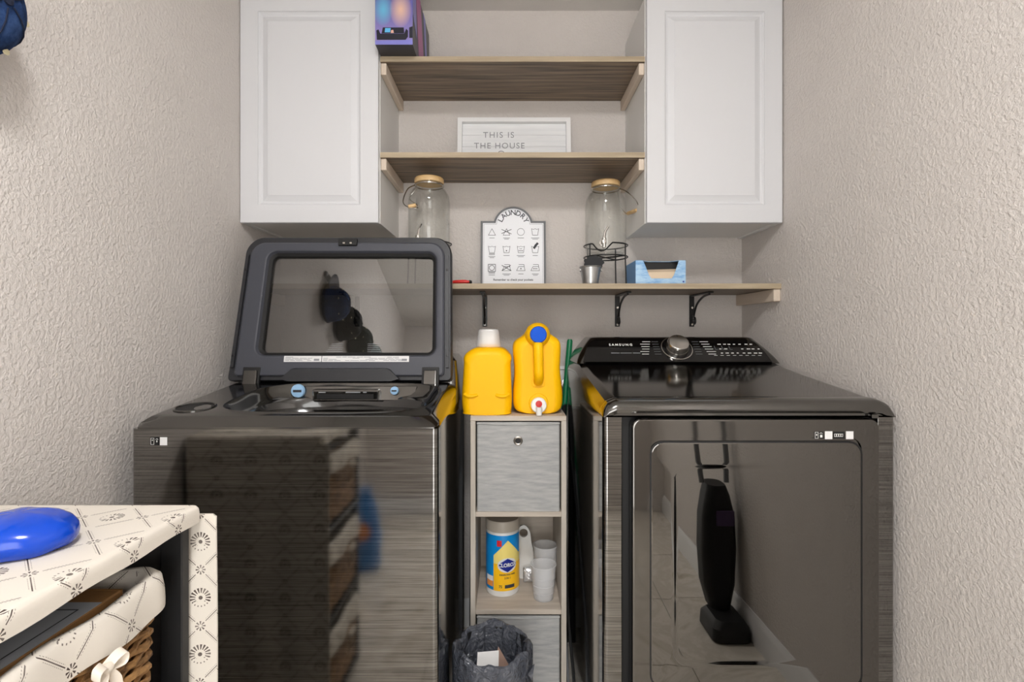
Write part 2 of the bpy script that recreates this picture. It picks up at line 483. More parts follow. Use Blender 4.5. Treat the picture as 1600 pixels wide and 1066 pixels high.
# ---------------------------------------------------------------- the room
XL, XR, YB, YF, ZC = -0.906, 0.925, 2.06, -1.0, 2.44
g = struct('floor', box(XL - .1, XR + .1, YF - .1, YB + .1, -0.06, -0.004), M['grout'], 'pale stone tiled floor of the laundry room', 'floor')
T = 0.457
tb = None; k = 0
y = YB - 0.12
xs0 = XL + 0.16
for iy in range(8):
    for ix in range(-1, 4):
        x0, x1 = max(XL, xs0 + ix * T), min(XR, xs0 + (ix + 1) * T)
        y0, y1 = max(YF, y - iy * T), min(YB, y - (iy - 1) * T)
        if x1 - x0 < .03 or y1 - y0 < .03: continue
        part('floor_tile', box(x0 + .0015, x1 - .0015, y0 + .0015, y1 - .0015, -0.004, 0.0, 0.001, 1), M['tile'], g)
struct('ceiling', box(XL - .1, XR + .1, YF - .1, YB + .1, ZC, ZC + .08), M['ceiling'], 'pale textured ceiling', 'ceiling')
struct('wall_back', box(XL - .1, XR + .1, YB, YB + .1, 0, ZC), M['wall'], 'beige textured wall behind the washer and dryer', 'wall')
struct('wall_left', box(XL - .1, XL, YF, YB, 0, ZC), M['wall'], 'beige textured wall on the left beside the washer', 'wall')
struct('wall_right', box(XR, XR + .1, YF, YB, 0, ZC), M['wall'], 'beige textured wall on the right beside the dryer', 'wall')
DX0, DX1, DZ = -.40, .42, 2.03  # opening made up in the unseen wall to let fill light in
b = box(XL - .1, DX0, YF - .1, YF, 0, ZC)
box(DX1, XR + .1, YF - .1, YF, 0, ZC, bm=b)
box(DX0, DX1, YF - .1, YF, DZ, ZC, bm=b)
struct('wall_front', b, M['wall'], 'beige textured wall opposite the machines with a doorway added for fill light', 'wall')
bp = [(0, 0), (.014, 0), (.014, .07), (.011, .082), (.011, .09), (.006, .1), (.004, .108), (0, .108)]
struct('baseboard_back', ext(bp, lambda u, v, w: (w, YB - u, v), XL, XR), M['trim'], 'white moulded baseboard along the back wall', 'baseboard')
struct('baseboard_left', ext(bp, lambda u, v, w: (XL + u, w, v), YF, YB - .015), M['trim'], 'white moulded baseboard along the left wall', 'baseboard')
struct('baseboard_right', ext(bp, lambda u, v, w: (XR - u, w, v), YF, YB - .015), M['trim'], 'white moulded baseboard along the right wall', 'baseboard')
struct('baseboard_front', ext(bp, lambda u, v, w: (w, YF + u, v), XL + .015, -.466), M['trim'], 'white moulded baseboard along the wall opposite the machines, beside the left wall', 'baseboard')
for i, (a, b_, c, d) in enumerate(((DX0 - .065, DX0, 0, DZ + .065), (DX1, DX1 + .065, 0, DZ + .065), (DX0, DX1, DZ, DZ + .065))):
    struct('trim_%d' % (i + 1), box(a, b_, YF, YF + .018, c, d, .004, 1), M['trim'], ['white casing upright on the left of the added doorway', 'white casing upright on the right of the added doorway', 'white door casing above the added doorway'][i], 'trim')

# ceiling lamp: the room's own light, above the camera
LY = -.12
lp = thing('ceiling_lamp', 'round flush ceiling lamp with white diffuser lighting the laundry room', 'lamp', (0, LY, ZC))
part('base_ring', lathe([(.19, 2.44), (.19, 2.425), (.175, 2.42), (.175, 2.44)], (0, LY, 0), 48, caps=(False, False)), M['whitep'], lp)
part('diffuser', lathe([(.172, 2.432), (.172, 2.405), (.155, 2.375), (.11, 2.352), (.05, 2.343), (.002, 2.342)], (0, LY, 0), 48), M['lamp'], lp)

# ---------------------------------------------------------------- wall cabinets
def cabinet(x0, x1, label, side_in):
    zb, zt, yf = 1.533, 2.305, 1.745
    t = thing('wall_cabinet', label, 'cabinet', ((x0 + x1) / 2, (yf + YB) / 2, zb), 'white wall cabinets')
    b = box(x0, x0 + .016, yf + .021, YB - .001, zb, zt)
    box(x1 - .016, x1, yf + .021, YB - .001, zb, zt, bm=b)
    box(x0 + .016, x1 - .016, yf + .021, YB - .001, zb + .006, zb + .022, bm=b)
    box(x0 + .016, x1 - .016, yf + .021, YB - .001, zt - .016, zt, bm=b)
    box(x0 + .016, x1 - .016, YB - .008, YB - .001, zb + .022, zt - .016, bm=b)
    part('carcass', b, M['carcass'], t)
    # raised panel door
    a0, a1, c0, c1 = x0 + .002, x1 - .002, zb - .001, zt - .001
    R = lambda ins, y: [Vector((x, y, z)) for x, z in rr(a0 + ins, a1 - ins, c0 + ins, c1 - ins, .0015, 2)]
    rings = [R(0, yf + .019), R(0, yf + .002), R(.002, yf), R(.060, yf), R(.0615, yf + .004), R(.067, yf + .009), R(.073, yf + .010), R(.090, yf + .003), R(.093, yf + .001), R(.095, yf + .001)]
    d = part('door', loft(rings), M['white'], t, angle=20)
    return t
cabinet(-.906, -.437, 'white raised panel wall cabinet hanging above the open washer', 1)
cabinet(.4625, .923, 'white raised panel wall cabinet hanging above the dryer', -1)

# ---------------------------------------------------------------- shelves
def board(x0, x1, z0, t):
    p = part('board', box(x0, x1, 1.7615, YB - .001, z0, z0 + .018), M['shelf'], t)
    part('edge_band', box(x0, x1, 1.760, 1.7615, z0, z0 + .018), M['shelf_edge'], p, 'pale wood edge strip')
for z0, lab in ((2.0815, 'brown wood shelf between the cabinets holding the purple carton'), (1.756, 'brown wood shelf between the cabinets holding the lettered board')):
    t = thing('wall_shelf', lab, 'shelf', (.013, 1.9, z0), 'shelves between the cabinets')
    board(-.4362, .4618, z0, t)
    for a, b_ in ((-.4362, -.4172), (.4428, .4618)):
        part('cleat', box(a, b_, 1.768, YB - .001, z0 - .04, z0 - .0003, .002, 1), M['cleat'], t)
ZS = 1.311
t = thing('wall_shelf', 'long brown wood shelf on black brackets above both machines', 'shelf', (0, 1.9, ZS))
board(XL + .001, XR - .001, ZS, t)
for a, b_ in ((XL + .001, XL + .02), (XR - .024, XR - .001)):
    part('cleat', box(a, b_, 1.764, YB - .001, ZS - .042, ZS - .0003, .002, 1), M['cleat'], t)
for bx in (-.60, -.095, .43, .725):
    b = box(bx - .0095, bx + .0095, YB - .006, YB - .001, ZS - .125, ZS - .001, .001, 1)
    box(bx - .0095, bx + .0095, YB - .20, YB - .001, ZS - .006, ZS - .001, .001, 1, bm=b)
    br = part('bracket', b, M['iron'], t, 'black iron scroll bracket')
    pts = [(bx, YB - .185, ZS - .009), (bx, YB - .12, ZS - .016), (bx, YB - .06, ZS - .04), (bx, YB - .03, ZS - .075), (bx, YB - .022, ZS - .105), (bx, YB - .03, ZS - .115), (bx, YB - .042, ZS - .108), (bx, YB - .038, ZS - .092), (bx, YB - .026, ZS - .09)]
    part('scroll', tube(smooth_path(pts, 5), .0042, 8), M['iron'], br)
    for (sy, sz, ax) in ((YB - .007, ZS - .116, 'Y'), (YB - .007, ZS - .05, 'Y')):
        part('screw', lathe([(.0045, -.002), (.004, .0), (.002, .001)][::-1], (bx, sy, sz), 12, 'Y'), M['screw'], br)
    part('screw', lathe([(.0045, .001), (.004, -.001), (.002, -.002)], (bx, YB - .175, ZS - .007), 12, 'Z'), M['screw'], br)

# ---------------------------------------------------------------- washer
wx0, wx1, wy0, wy1 = -.843, -.157, 1.157, 1.86
wc = (wx0 + wx1) / 2
wa = thing('washing_machine', 'black stainless top-loading washing machine with its glass lid raised', 'washing machine', (wc, 1.5, 0))
part('side_panel', loft([[Vector((x, y, z)) for x, y in rr(wx0 + .002, wx1 - .002, wy0 + .012, wy1, .012, 4)] for z in (.03, .946)]), M['side'], wa)
part('front_panel', loft([[Vector((x, y, z)) for x, y in rr(wx0, wx1, wy0, wy0 + .04, (.012, .012, .002, .002), 5)] for z in (.06, .9475)]), M['brushed'], wa)
part('toe_kick', box(wx0 + .02, wx1 - .02, wy0 + .03, wy0 + .05, .005, .06), M['void'], wa)
for fx in (wx0 + .06, wx1 - .06):
    for fy in (wy0 + .07, wy1 - .07):
        part('foot', lathe([(.022, 0), (.022, .012), (.01, .014), (.01, .032)], (fx, fy, 0), 16), M['rubber'], wa)
zp = lambda y: .972 + (y - 1.19) * .105
N = 96
dy1 = 1.60
def rectring(ins, zf, insf=None, r=.02):
    pts = rr(wx0 + ins, wx1 - ins, wy0 + (insf if insf is not None else ins), dy1 - ins, r, 8)
    # resample to N points by angle about the opening centre
    cx, cy = -.45, 1.375
    out = []
    P = pts + [pts[0]]
    for i in range(N):
        a = 2 * PI * i / N
        dx, dy = math.cos(a) , math.sin(a)
        best = None
        for (p, q) in zip(P[:-1], P[1:]):
            ex, ey = q[0] - p[0], q[1] - p[1]
            den = dx * ey - dy * ex
            if abs(den) < 1e-12: continue
            s = ((p[0] - cx) * ey - (p[1] - cy) * ex) / den
            u = ((p[0] - cx) * dy - (p[1] - cy) * dx) / den
            if s > 0 and -1e-6 <= u <= 1 + 1e-6 and (best is None or s < best): best = s
        x, y = cx + dx * best, cy + dy * best
        out.append(Vector((x, y, zf(y))))
    return out
def ovring(hx, hy, zf, e=2.6, cy=1.375):
    out = []
    for i in range(N):
        a = 2 * PI * i / N
        # same direction as the rectangle ring
        dx, dy = math.cos(a), math.sin(a)
        s = 1 / ((abs(dx) / hx) ** e + (abs(dy) / hy) ** e) ** (1 / e)
        x, y = -.45 + dx * s, cy + dy * s
        out.append(Vector((x, y, zf(y))))
    return out
deck_rings = [rectring(0, lambda y: .948, 0, .014), rectring(0, lambda y: max(.951, zp(y) - .022), 0, .014), rectring(.004, lambda y: zp(y) - .014, .006, .014),
              rectring(.02, lambda y: zp(y) - .002, .028, .016), rectring(.026, zp, .034, .018),
              ovring(.268, .172, lambda y: zp(y) + .001, 4), ovring(.262, .168, lambda y: zp(y) + .004, 4), ovring(.256, .164, lambda y: zp(y) + .002, 4),
              ovring(.250, .160, lambda y: zp(y) - .010, 3.8), ovring(.243, .154, lambda y: zp(y) - .026, 3.4),
              ovring(.238, .150, lambda y: zp(y) - .031, 3.0), ovring(.234, .148, lambda y: zp(y) - .036, 2.8)]
dk = part('deck', loft(deck_rings, caps=(False, False)), M['deck'], wa, 'glossy charcoal top deck with tub opening', angle=50)
part('tub_neck', loft([ovring(.2345, .1485, lambda y: zp(y) - .0355, 2.8), ovring(.226, .142, lambda y: .935, 2.4), ovring(.222, .140, lambda y: .80, 2.2), ovring(.22, .138, lambda y: .60, 2.2)], caps=(False, True)), M['deck_dark'], wa, 'dark tub mouth')
part('drum_rim', loft([ovring(.221, .139, lambda y: .942, 2.2), ovring(.208, .129, lambda y: .945, 2.1), ovring(.200, .122, lambda y: .938, 2.1), ovring(.219, .137, lambda y: .934, 2.2)], cyclic=True), M['silver'], wa, 'steel drum rim')
# detergent cup in the deck, dispenser drawer and two pale blue buttons on the bowl's rear wall
cupr = lambda r_, dz_: [Vector((-.762 + math.cos(i * PI / 18) * r_, 1.262 + math.sin(i * PI / 18) * r_, zp(1.262 + math.sin(i * PI / 18) * r_) + dz_)) for i in range(36)]
part('softener_cup', loft([cupr(.042, -.002), cupr(.042, .0012), cupr(.030, .0006), cupr(.004, .0005)]), M['void'], wa, 'dark round cup recess')
tt = [Vector((-.762 + math.cos(i * PI / 16) * .044, 1.262 + math.sin(i * PI / 16) * .044, zp(1.262 + math.sin(i * PI / 16) * .044) + .001)) for i in range(32)]
part('cup_rim', tube(tt, .003, 6, closed=True), M['deck'], wa)
bw = part('dispenser_housing', loft([[Vector(p) for p in ((-.62, 1.512, .966), (-.28, 1.512, .966), (-.27, 1.522, 1.004), (-.63, 1.522, 1.004))], [Vector(p) for p in ((-.62, 1.545, .966), (-.28, 1.545, .966), (-.27, 1.55, 1.006), (-.63, 1.55, 1.006))]]), M['deck'], wa)
dw = part('dispenser_drawer', box(-.567, -.376, 1.496, 1.525, .964, .998, .006, 3), M['deck'], wa)
part('drawer_slot', box(-.553, -.390, 1.4945, 1.497, .971, .985, .0005, 1), M['void'], dw)
b = nb()
for a, c in ((-.548, -.528), (-.470, -.428), (-.42, -.41)): box(a, c, 1.4952, 1.4965, .9885, .9915, bm=b)
part('print', b, M['print_grey'], dw, kind='stuff')
def button(x, z, r):
    k = part('button', lathe([(r, 0), (r, -.006), (r * .9, -.009), (r * .2, -.010)], (x, 1.516, z), 28, 'Y'), M['blue_knob'], wa, 'pale blue round button')
    part('slot', box(x - r * .6, x + r * .6, 1.5052, 1.5062, z - r * .15, z + r * .2), M['print_dark'], k)
button(-.614, .992, .020); button(-.333, .993, .012)
# rear console behind the lid
part('rear_console', loft([[Vector((x, y, z)) for x, y in rr(wx0 + i, wx1 - i, 1.585 + f, wy1 - .005, .02, 5)] for z, i, f in ((.947, .001, 0), (1.03, .003, .012), (1.075, .008, .03), (1.088, .02, .045))]), M['deck'], wa)
# stickers on the front
b = nb(); F = frame_mx((wx0, wy0 - .0005, .948), (1, 0, 0), (0, 0, 1))
part('sticker', bar(nb(), .044, .064, -.037, -.019, F), M['void'], wa)
s2 = part('sticker', bar(nb(), .066, .082, -.037, -.019, F), M['label'], wa, 'small blank pale sticker')
b = nb(); F2 = frame_mx((wx0, wy0 - .0012, .948), (1, 0, 0), (0, 0, 1))
stroke(b, [(.046, -.035), (.053, -.035), (.053, -.021), (.046, -.021)], .0007, F2, closed=True)
bar(b, .0485, .0505, -.0265, -.0245, F2); stroke(b, [(.057, -.024), (.0595, -.022), (.062, -.024)], .0008, F2); bar(b, .0585, .0605, -.030, -.026, F2)
part('sticker_print', b, M['print_white'], wa, kind='stuff')
# ---- lid
LV = Vector((0, .216, .976)).normalized()
LM = frame_mx((-.5115, 1.560, 1.018), (1, 0, 0), LV)
LH = .462
tap = lambda u, v: u * (1 - .037 * v / LH)
def lr(u0, u1, v0, v1, r, wv, bow=0.0):
    out = []
    for u, v in rr(u0, u1, v0, v1, r, 7):
        vv = v + (bow * (1 - (u / .34) ** 2) if v > LH * .5 else 0)
        out.append(Vector((tap(u, v), vv, wv)))
    return out
LB = .006
O = lambda ins, wv: lr(-.34 + ins, .34 - ins, .0 + ins * .6, LH - ins, (.012, .012, .055 - ins * .5, .055 - ins * .5), wv, LB)
wu0, wu1, wv0, wv1 = -.252, .284, .083, .400
Wn = lambda g_, wv: lr(wu0 - g_, wu1 + g_, wv0 - g_, wv1 + g_, .022 + g_, wv, LB)
part('lid_shell', loft([O(.006, -.046), O(0, -.038), O(0, -.012), O(.004, -.006), Wn(.02, -.006), Wn(.02, -.046)], cyclic=True, mx=LM), M['bezel_dark'], wa, angle=30)
part('lid_frame', loft([O(.022, -.008), O(.023, .001), O(.028, .005), Wn(.016, .005), Wn(.010, .003), Wn(.004, -.006), Wn(.002, -.022), Wn(.03, -.022)], cyclic=True, mx=LM), M['bezel'], wa, 'blue-grey plastic inner frame of the lid', angle=30)
part('window_seal', loft([Wn(.006, -.004), Wn(-.004, -.012), Wn(-.006, -.020), Wn(.004, -.022)], cyclic=True, mx=LM), M['void'], wa)
part('lid_glass', loft([Wn(.003, -.026), Wn(.003, -.023)], mx=LM), M['lidglass'], wa, 'smoked glass pane')
b = box(-.029, .031, LH - .034, LH - .010, .002, .014, .004, 2, mx=LM)
la = part('latch', b, M['void'], wa)
b = nb()
for u in (-.010, .012): box(u - .004, u + .004, LH - .031, LH - .024, .013, .016, .001, 1, bm=b, mx=LM)
part('catch_pin', b, M['screw'], la)
for s in (-1, 1):
    b = nb(); 
    q = [(s * .331, .04), (s * .322, .04), (s * .322, .40), (s * .331, .40)]
    rl = part('side_rail', loft([[Vector((tap(u, v), v, -.006)) for u, v in q], [Vector((tap(u, v), v, .002)) for u, v in q]], mx=LM), M['bezel_dark'], wa)
    for v in (.075, .35):
        part('screw', lathe([(.0035, 0), (.0035, .002), (.001, .0025)], (tap(s * .327, v), v, .0018), 10, mx=LM), M['iron'], rl)
# lower stepped lip, hinges, warning labels
q = [(-.15, -.004), (.16, -.004), (.185, .004), (.155, .034), (.145, .038), (-.135, .038), (-.145, .034), (-.175, .004)]
part('lower_lip', loft([[Vector((u, v, .003)) for u, v in q], [Vector((u * .99, v * .9, .012)) for u, v in q]], mx=LM), M['bezel_dark'], wa)
for hu in (-.262, .276):
    h = part('hinge', box(hu - .026, hu + .026, -.012, .040, -.004, .008, .003, 2, mx=LM), M['void'], wa)
    b = box(hu - .020, hu + .020, -.016, .030, .004, .016, .005, 3, mx=LM)
    part('hinge_cover', b, M['deck'], h)
for (u0, u1) in ((-.168, -.055), (-.053, .21)):
    l = part('warning_label', bar(nb(), u0, u1, .056, .074, LM @ Matrix.Translation((0, 0, .0052))), M['label'], wa, 'white warning label with fine print')
    b = nb(); rnd = random.Random(3)
    L2 = LM @ Matrix.Translation((0, 0, .0060))
    for row in (.060, .0635, .067, .0705):
        u = u0 + .004
        while u < u1 - .03:
            e_ = u + rnd.uniform(.008, .026); 
            if rnd.random() < .8: bar(b, u, min(e_, u1 - .004), row - .0006, row + .0006, L2)
            u = e_ + .003
    bar(b, u1 - .022, u1 - .006, .059, .0655, L2)
    part('fine_print', b, M['print_grey'], l, kind='stuff')
# faint print on the glass
b = nb(); L3 = LM @ Matrix.Translation((0, 0, -.0228))
for i in range(5):
    bar(b, -.052 + .004 * i, .0 - .004 * (i % 2), .092 + i * .006, .0932 + i * .006, L3); bar(b, .075, .118 - .005 * (i % 3), .092 + i * .006, .0932 + i * .006, L3)
part('glass_print', b, M['print_grey'], wa, kind='stuff')

# ---------------------------------------------------------------- dryer
dx0, dx1, dy0, dyb = .220, .906, 1.215, 1.95
dc = (dx0 + dx1) / 2
dz = thing('tumble_dryer', 'black stainless front-loading tumble dryer with dark glass door', 'tumble dryer', (dc, 1.58, 0))
part('side_panel', loft([[Vector((x, y, z)) for x, y in rr(dx0 + .002, dx1 - .002, dy0 + .03, dyb, .01, 4)] for z in (.03, .97)]), M['side'], dz)
for fx in (dx0 + .06, dx1 - .06):
    for fy in (dy0 + .07, dyb - .07):
        part('foot', lathe([(.022, 0), (.022, .012), (.01, .014), (.01, .032)], (fx, fy, 0), 16), M['rubber'], dz)
for a, b_, l in ((dx0, .266, (.012, .003, .002, .002)), (.863, dx1, (.003, .012, .002, .002))):
    part('front_post', loft([[Vector((x, y, z)) for x, y in rr(a, b_, dy0, dy0 + .05, l, 5)] for z in (.06, .964)]), M['brushed'], dz)
part('recess', box(.264, .865, dy0 + .022, dy0 + .045, .06, .972), M['void'], dz)
part('lower_front', box(.267, .862, dy0 + .001, dy0 + .022, .06, .262, .004, 2), M['brushed'], dz)
part('toe_kick', box(dx0 + .02, dx1 - .02, dy0 + .03, dy0 + .05, .005, .06), M['void'], dz)
# door with glossy frame, groove and slightly domed glass window
D = lambda ins, y, r: [Vector((x, y, z)) for x, z in rr(.2845 + ins, .8545 - ins, .270 + ins, .9625 - ins, r, 6)]
do = part('door', loft([D(.004, 1.232, .016), D(0, 1.222, .02), D(0, 1.200, .02), D(.0015, 1.1965, .02), D(.005, 1.195, .02), D(.042, 1.195, .028), D(.0425, 1.199, .028)]), M['doorframe'], dz, angle=25)
G = lambda ins, y, r: [Vector((x, y, z)) for x, z in rr(.3265 + ins, .8125 - ins, .345 + ins, .910 - ins, r, 6)]
part('door_groove', loft([G(-.0018, 1.1945, .030), G(-.0018, 1.1985, .030), G(.0018, 1.1985, .028), G(.0018, 1.1945, .028)], cyclic=True), M['void'], do)
part('window', loft([G(.0005, 1.198, .027), G(.001, 1.1952, .027), G(.004, 1.1942, .025), G(.046, 1.1934, .03), G(.056, 1.1944, .03), G(.064, 1.1946, .03)]), M['doorglass'], do, 'dark mirror-like door glass', angle=15)
# hinge catch at the top right of the opening
part('door_catch', box(.845, .862, 1.208, 1.222, .962, .972, .003, 2), M['deck'], dz)
F = frame_mx((0, 1.1948, 0), (1, 0, 0), (0, 0, 1))
b = nb()
for a, c in ((.733, .750), (.773, .791)): bar(b, a, c, .917, .935, F)
part('sticker', b, M['label'], do, 'small blank pale stickers') if False else b.free()
for a, c in ((.7275, .7445), (.776, .793)):
    part('sticker', bar(nb(), a, c, .917, .935, F), M['label'], do, 'small blank pale sticker')
for a, c in ((.703, .724), (.747, .773)):
    part('sticker', bar(nb(), a, c, .918, .934, F), M['void'], do, 'small black sticker')
b = nb(); F2 = frame_mx((0, 1.1940, 0), (1, 0, 0), (0, 0, 1))
stroke(b, [(.7045, .919), (.7115, .919), (.7115, .933), (.7045, .933)], .0007, F2, closed=True); bar(b, .707, .709, .925, .929, F2)
stroke(b, [(.715, .930), (.718, .932), (.721, .930)], .0008, F2); bar(b, .716, .721, .921, .927, F2)
for u in (.749, .754, .759, .764): stroke(b, [(u, .923), (u + .004, .923), (u + .004, .929), (u, .929)], .0008, F2, closed=True)
part('sticker_print', b, M['print_white'], do, kind='stuff')
# top: rounded fascia and gently rising lid, lofted front to back
def topring(y, zt, ins, zb=.965):
    a, c = dx0 + ins, dx1 - ins
    pts = [(a, zb), (a, zt - .036), (a + .004, zt - .022), (a + .014, zt - .008), (a + .030, zt - .001), (a + .040, zt), (c - .040, zt), (c - .030, zt - .001), (c - .014, zt - .008), (c - .004, zt - .022), (c, zt - .036), (c, zb)]
    return [Vector((x, y, max(z, zb))) for x, z in pts]
tr = [topring(1.222, .972, .006), topring(1.214, .974, .003), topring(1.211, .982, .001), topring(1.2125, .990, .0005), topring(1.219, .9985, 0), topring(1.230, 1.0035, 0), topring(1.245, 1.0055, 0), topring(1.262, 1.0065, 0), topring(1.267, 1.0045, 0), topring(1.40, 1.020, 0), topring(1.56, 1.038, 0), topring(1.66, 1.052, 0), topring(1.72, 1.064, 0), topring(1.80, 1.064, 0), topring(dyb, 1.064, 0)]
part('top', loft(tr), M['deck'], dz, 'glossy charcoal top', angle=30)
# console: sloped back panel
def conring(t_, y0, z):
    a = dx0 + .006 + .055 * t_ ** 1.4; c = dx1 - .004 - .050 * t_ ** 1.4
    return [Vector((x, y, z)) for x, y in rr(a, c, y0, dyb - .002, (.015 + .012 * t_, .015 + .012 * t_, .01, .01), 5)]
cr = [conring(i / 8, 1.716 + .082 * i / 8, 1.060 + .082 * i / 8) for i in range(9)] + [conring(1.06, 1.805, 1.1455), conring(1.15, 1.815, 1.147)]
co = part('console', loft(cr), M['deck'], dz, angle=40)
CM = frame_mx((0, 1.716, 1.060), (1, 0, 0), (0, .082, .082))
CMo = lambda o: CM @ Matrix.Translation((0, 0, o))
q = smooth_path([(.246, .006, 0), (.258, .05, 0), (.272, .088, 0), (.292, .106, 0), (.33, .112, 0), (.56, .1135, 0), (.78, .112, 0), (.822, .107, 0), (.846, .092, 0), (.863, .05, 0), (.872, .006, 0)], 4)
part('control_panel', loft([[Vector((p.x, p.y, .0)) for p in q], [Vector((p.x, p.y, .002)) for p in q]], mx=CM), M['console'], co, 'glossy black control panel')
part('brand_lettering', text_bm('SAMSUNG', .0135, CMo(.0024) @ Matrix.Translation((.382, .083, 0)), spacing=1.45, bold=.0003), M['print_white'], co)
part('caption_lettering', text_bm('VIBRATION REDUCTION', .005, CMo(.0024) @ Matrix.Translation((.392, .045, 0)), spacing=1.2) if False else stroke(bar(stroke(nb(), [(.345, .045), (.372, .045)], .0022, CMo(.002)), .376, .414, .044, .046, CMo(.002)), [(.418, .045), (.442, .045)], .0022, CMo(.002)), M['print_grey'], co)
kx, kv = .5705, .068
KM = CMo(.002) @ Matrix.Translation((kx, kv, 0))
kn = part('dial', lathe([(.040, 0), (.039, .012), (.036, .026), (.033, .031), (.031, .032), (.002, .0325)], (0, 0, 0), 48, mx=KM), M['silver'], co, 'silver program dial')
part('dial_ring', lathe([(.053, 0), (.053, .0015), (.050, .0015), (.050, 0)], (0, 0, 0), 48, mx=KM, caps=(False, False)), M['silver'], kn)
b = nb()
for i in range(5): box(-.0006, .0006, .024 + 0 * i, .031, .0325, .0332, bm=b, mx=KM)
part('dial_pointer', b, M['void'], kn)
b = nb(); rnd = random.Random(11)
for i in range(6):
    v_ = .098 - i * .0115; off = .008 * abs(i - 1.5) * .5
    for s in (-1, 1):
        e0 = .085 + (i * .003); ln = rnd.uniform(.022, .034)
        a, c = kx + s * e0, kx + s * (e0 + ln)
        bar(b, min(a, c), max(a, c), v_ - .0011, v_ + .0011, CMo(.002), .0004)
for r_, row in enumerate((.086, .064, .045)):
    for cidx in range(9):
        u = .694 + cidx * .0185 + rnd.uniform(-.002, .002)
        if u > .85 - r_ * -.005: continue
        if rnd.random() < .8: bar(b, u, u + rnd.uniform(.006, .012), row - .0016, row + .0016, CMo(.002), .0004)
for cidx in range(8):
    u = .688 + cidx * .021
    bar(b, u, u + .011, .0338, .0350, CMo(.002), .0004)
part('control_markings', b, M['print_white'], co, kind='stuff')
b = nb()
for i in range(6):
    v_ = .098 - i * .0115
    for s in (-1, 1):
        a, c = kx + s * .058, kx + s * .080
        bar(b, min(a, c), max(a, c), v_ - .0004, v_ + .0004, CMo(.002), .0003)
for u in (.70, .725, .75):
    stroke(b, [(u, .078), (u, .062), (u + .008, .062)], .0007, CMo(.002))
part('marking_lines', b, M['print_grey'], co, kind='stuff')

# ---------------------------------------------------------------- narrow shelf tower between the machines
tx0, tx1, ty0, ty1, tzt = -.120, .180, 1.62, 1.935, .902
tw = thing('cube_shelf_tower', 'narrow grey-washed wooden cube tower between washer and dryer', 'shelf unit', ((tx0 + tx1) / 2, 1.77, 0))
for a, b_ in ((tx0, tx0 + .016), (tx1 - .016, tx1)):
    part('side_panel', box(a, b_, ty0, ty1, 0, tzt - .016, .001, 1), M['tower'], tw)
part('top_panel', box(tx0, tx1, ty0, ty1, tzt - .0158, tzt, .001, 1), M['tower_h'], tw)
for z in (.587, .282, .012):
    part('shelf_panel', box(tx0 + .0162, tx1 - .0162, ty0, ty1 - .01, z, z + .015, .0008, 1), M['tower_h'], tw)
part('back_panel', box(tx0 + .0162, tx1 - .0162, ty1 - .008, ty1 - .002, .03, tzt - .017), M['tower_h'], tw)
def fabric_bin(z0, z1, label):
    t = thing('fabric_bin', label, 'storage bin', ((tx0 + tx1) / 2, 1.77, z0), 'fabric bins of the cube tower')
    a, c = tx0 + .020, tx1 - .020
    o1 = rr(a, c, ty0 + .004, ty1 - .03, .006, 3); i1 = rr(a + .004, c - .004, ty0 + .008, ty1 - .034, .004, 3)
    part('body', loft([[Vector((x, y, z0)) for x, y in o1], [Vector((x, y, z1)) for x, y in o1], [Vector((x, y, z1)) for x, y in i1], [Vector((x, y, z0 + .004)) for x, y in i1]]), M['binfab'], t)
    b = tube([(a, ty0 + .0035, z1 - .005 - .0015 * math.sin(i / 12 * PI)) if False else (a + (c - a) * i / 12, ty0 + .0035, z1 - .004 - .004 * math.sin(i / 12 * PI)) for i in range(13)], .0028, 6)
    part('top_hem', b, M['binfab'], t)
    xc, zc_ = (a + c) / 2 - .001, z1 - .058
    gm = part('grommet', lathe([(.0085, 0), (.0085, -.002), (.0115, -.003), (.0145, -.002), (.0150, 0)], (xc, ty0 + .0035, zc_), 24, 'Y', caps=(False, False)), M['silver'], t, 'metal ring grommet')
    part('hole', lathe([(.009, -.0003), (.004, -.0005)], (xc, ty0 + .0036, zc_), 20, 'Y'), M['void'], gm)
    return t
fabric_bin(.6025, .882, 'grey fabric bin with metal grommet in the tower top, below the jugs')
fabric_bin(.0275, .276, 'grey fabric bin in the tower bottom, partly behind the bin bag')

# ---- detergent jugs on the tower
z = tzt
j = thing('detergent_jug', 'yellow square-shouldered detergent jug with clear cap, left on the tower', 'jug', (-.066, 1.70, z))
ol = smooth_path([(-.146, z + .010, 0), (-.150, z + .05, 0), (-.147, z + .11, 0), (-.144, z + .162, 0), (-.1445, z + .178, 0), (-.138, z + .192, 0), (-.120, z + .206, 0), (-.100, z + .2125, 0), (-.066, z + .214, 0), (-.032, z + .2125, 0), (-.012, z + .206, 0), (.004, z + .190, 0), (.009, z + .178, 0), (.0065, z + .162, 0), (.008, z + .11, 0), (.010, z + .05, 0), (.007, z + .010, 0), (-.006, z + .001, 0), (-.134, z + .001, 0)], 4, True)
part('body', pill([(p.x, p.y if False else p[1]) for p in ol], 1.635, 1.80, .028), M['yellow'], j, angle=60)
for s, a in ((-1, .10), (1, -.10)):
    b = tube(smooth_path([(-.070 + s * .070, 1.640, z + .066), (-.070 + s * .058, 1.6335, z + .060), (-.070 + s * .042, 1.6325, z + .060), (-.070 + s * .030, 1.638, z + .064)], 4), .0055, 8)
    part('grip_ridge', b, M['yellow'], j)
part('neck', lathe([(.036, z + .208), (.034, z + .222)], (-.066, 1.715, 0), 32), M['yellow'], j)
def sq(h_, z_): return [Vector((x, y, z_)) for x, y in rr(-.066 - h_, -.066 + h_, 1.715 - h_, 1.715 + h_, h_ * .55, 6)]
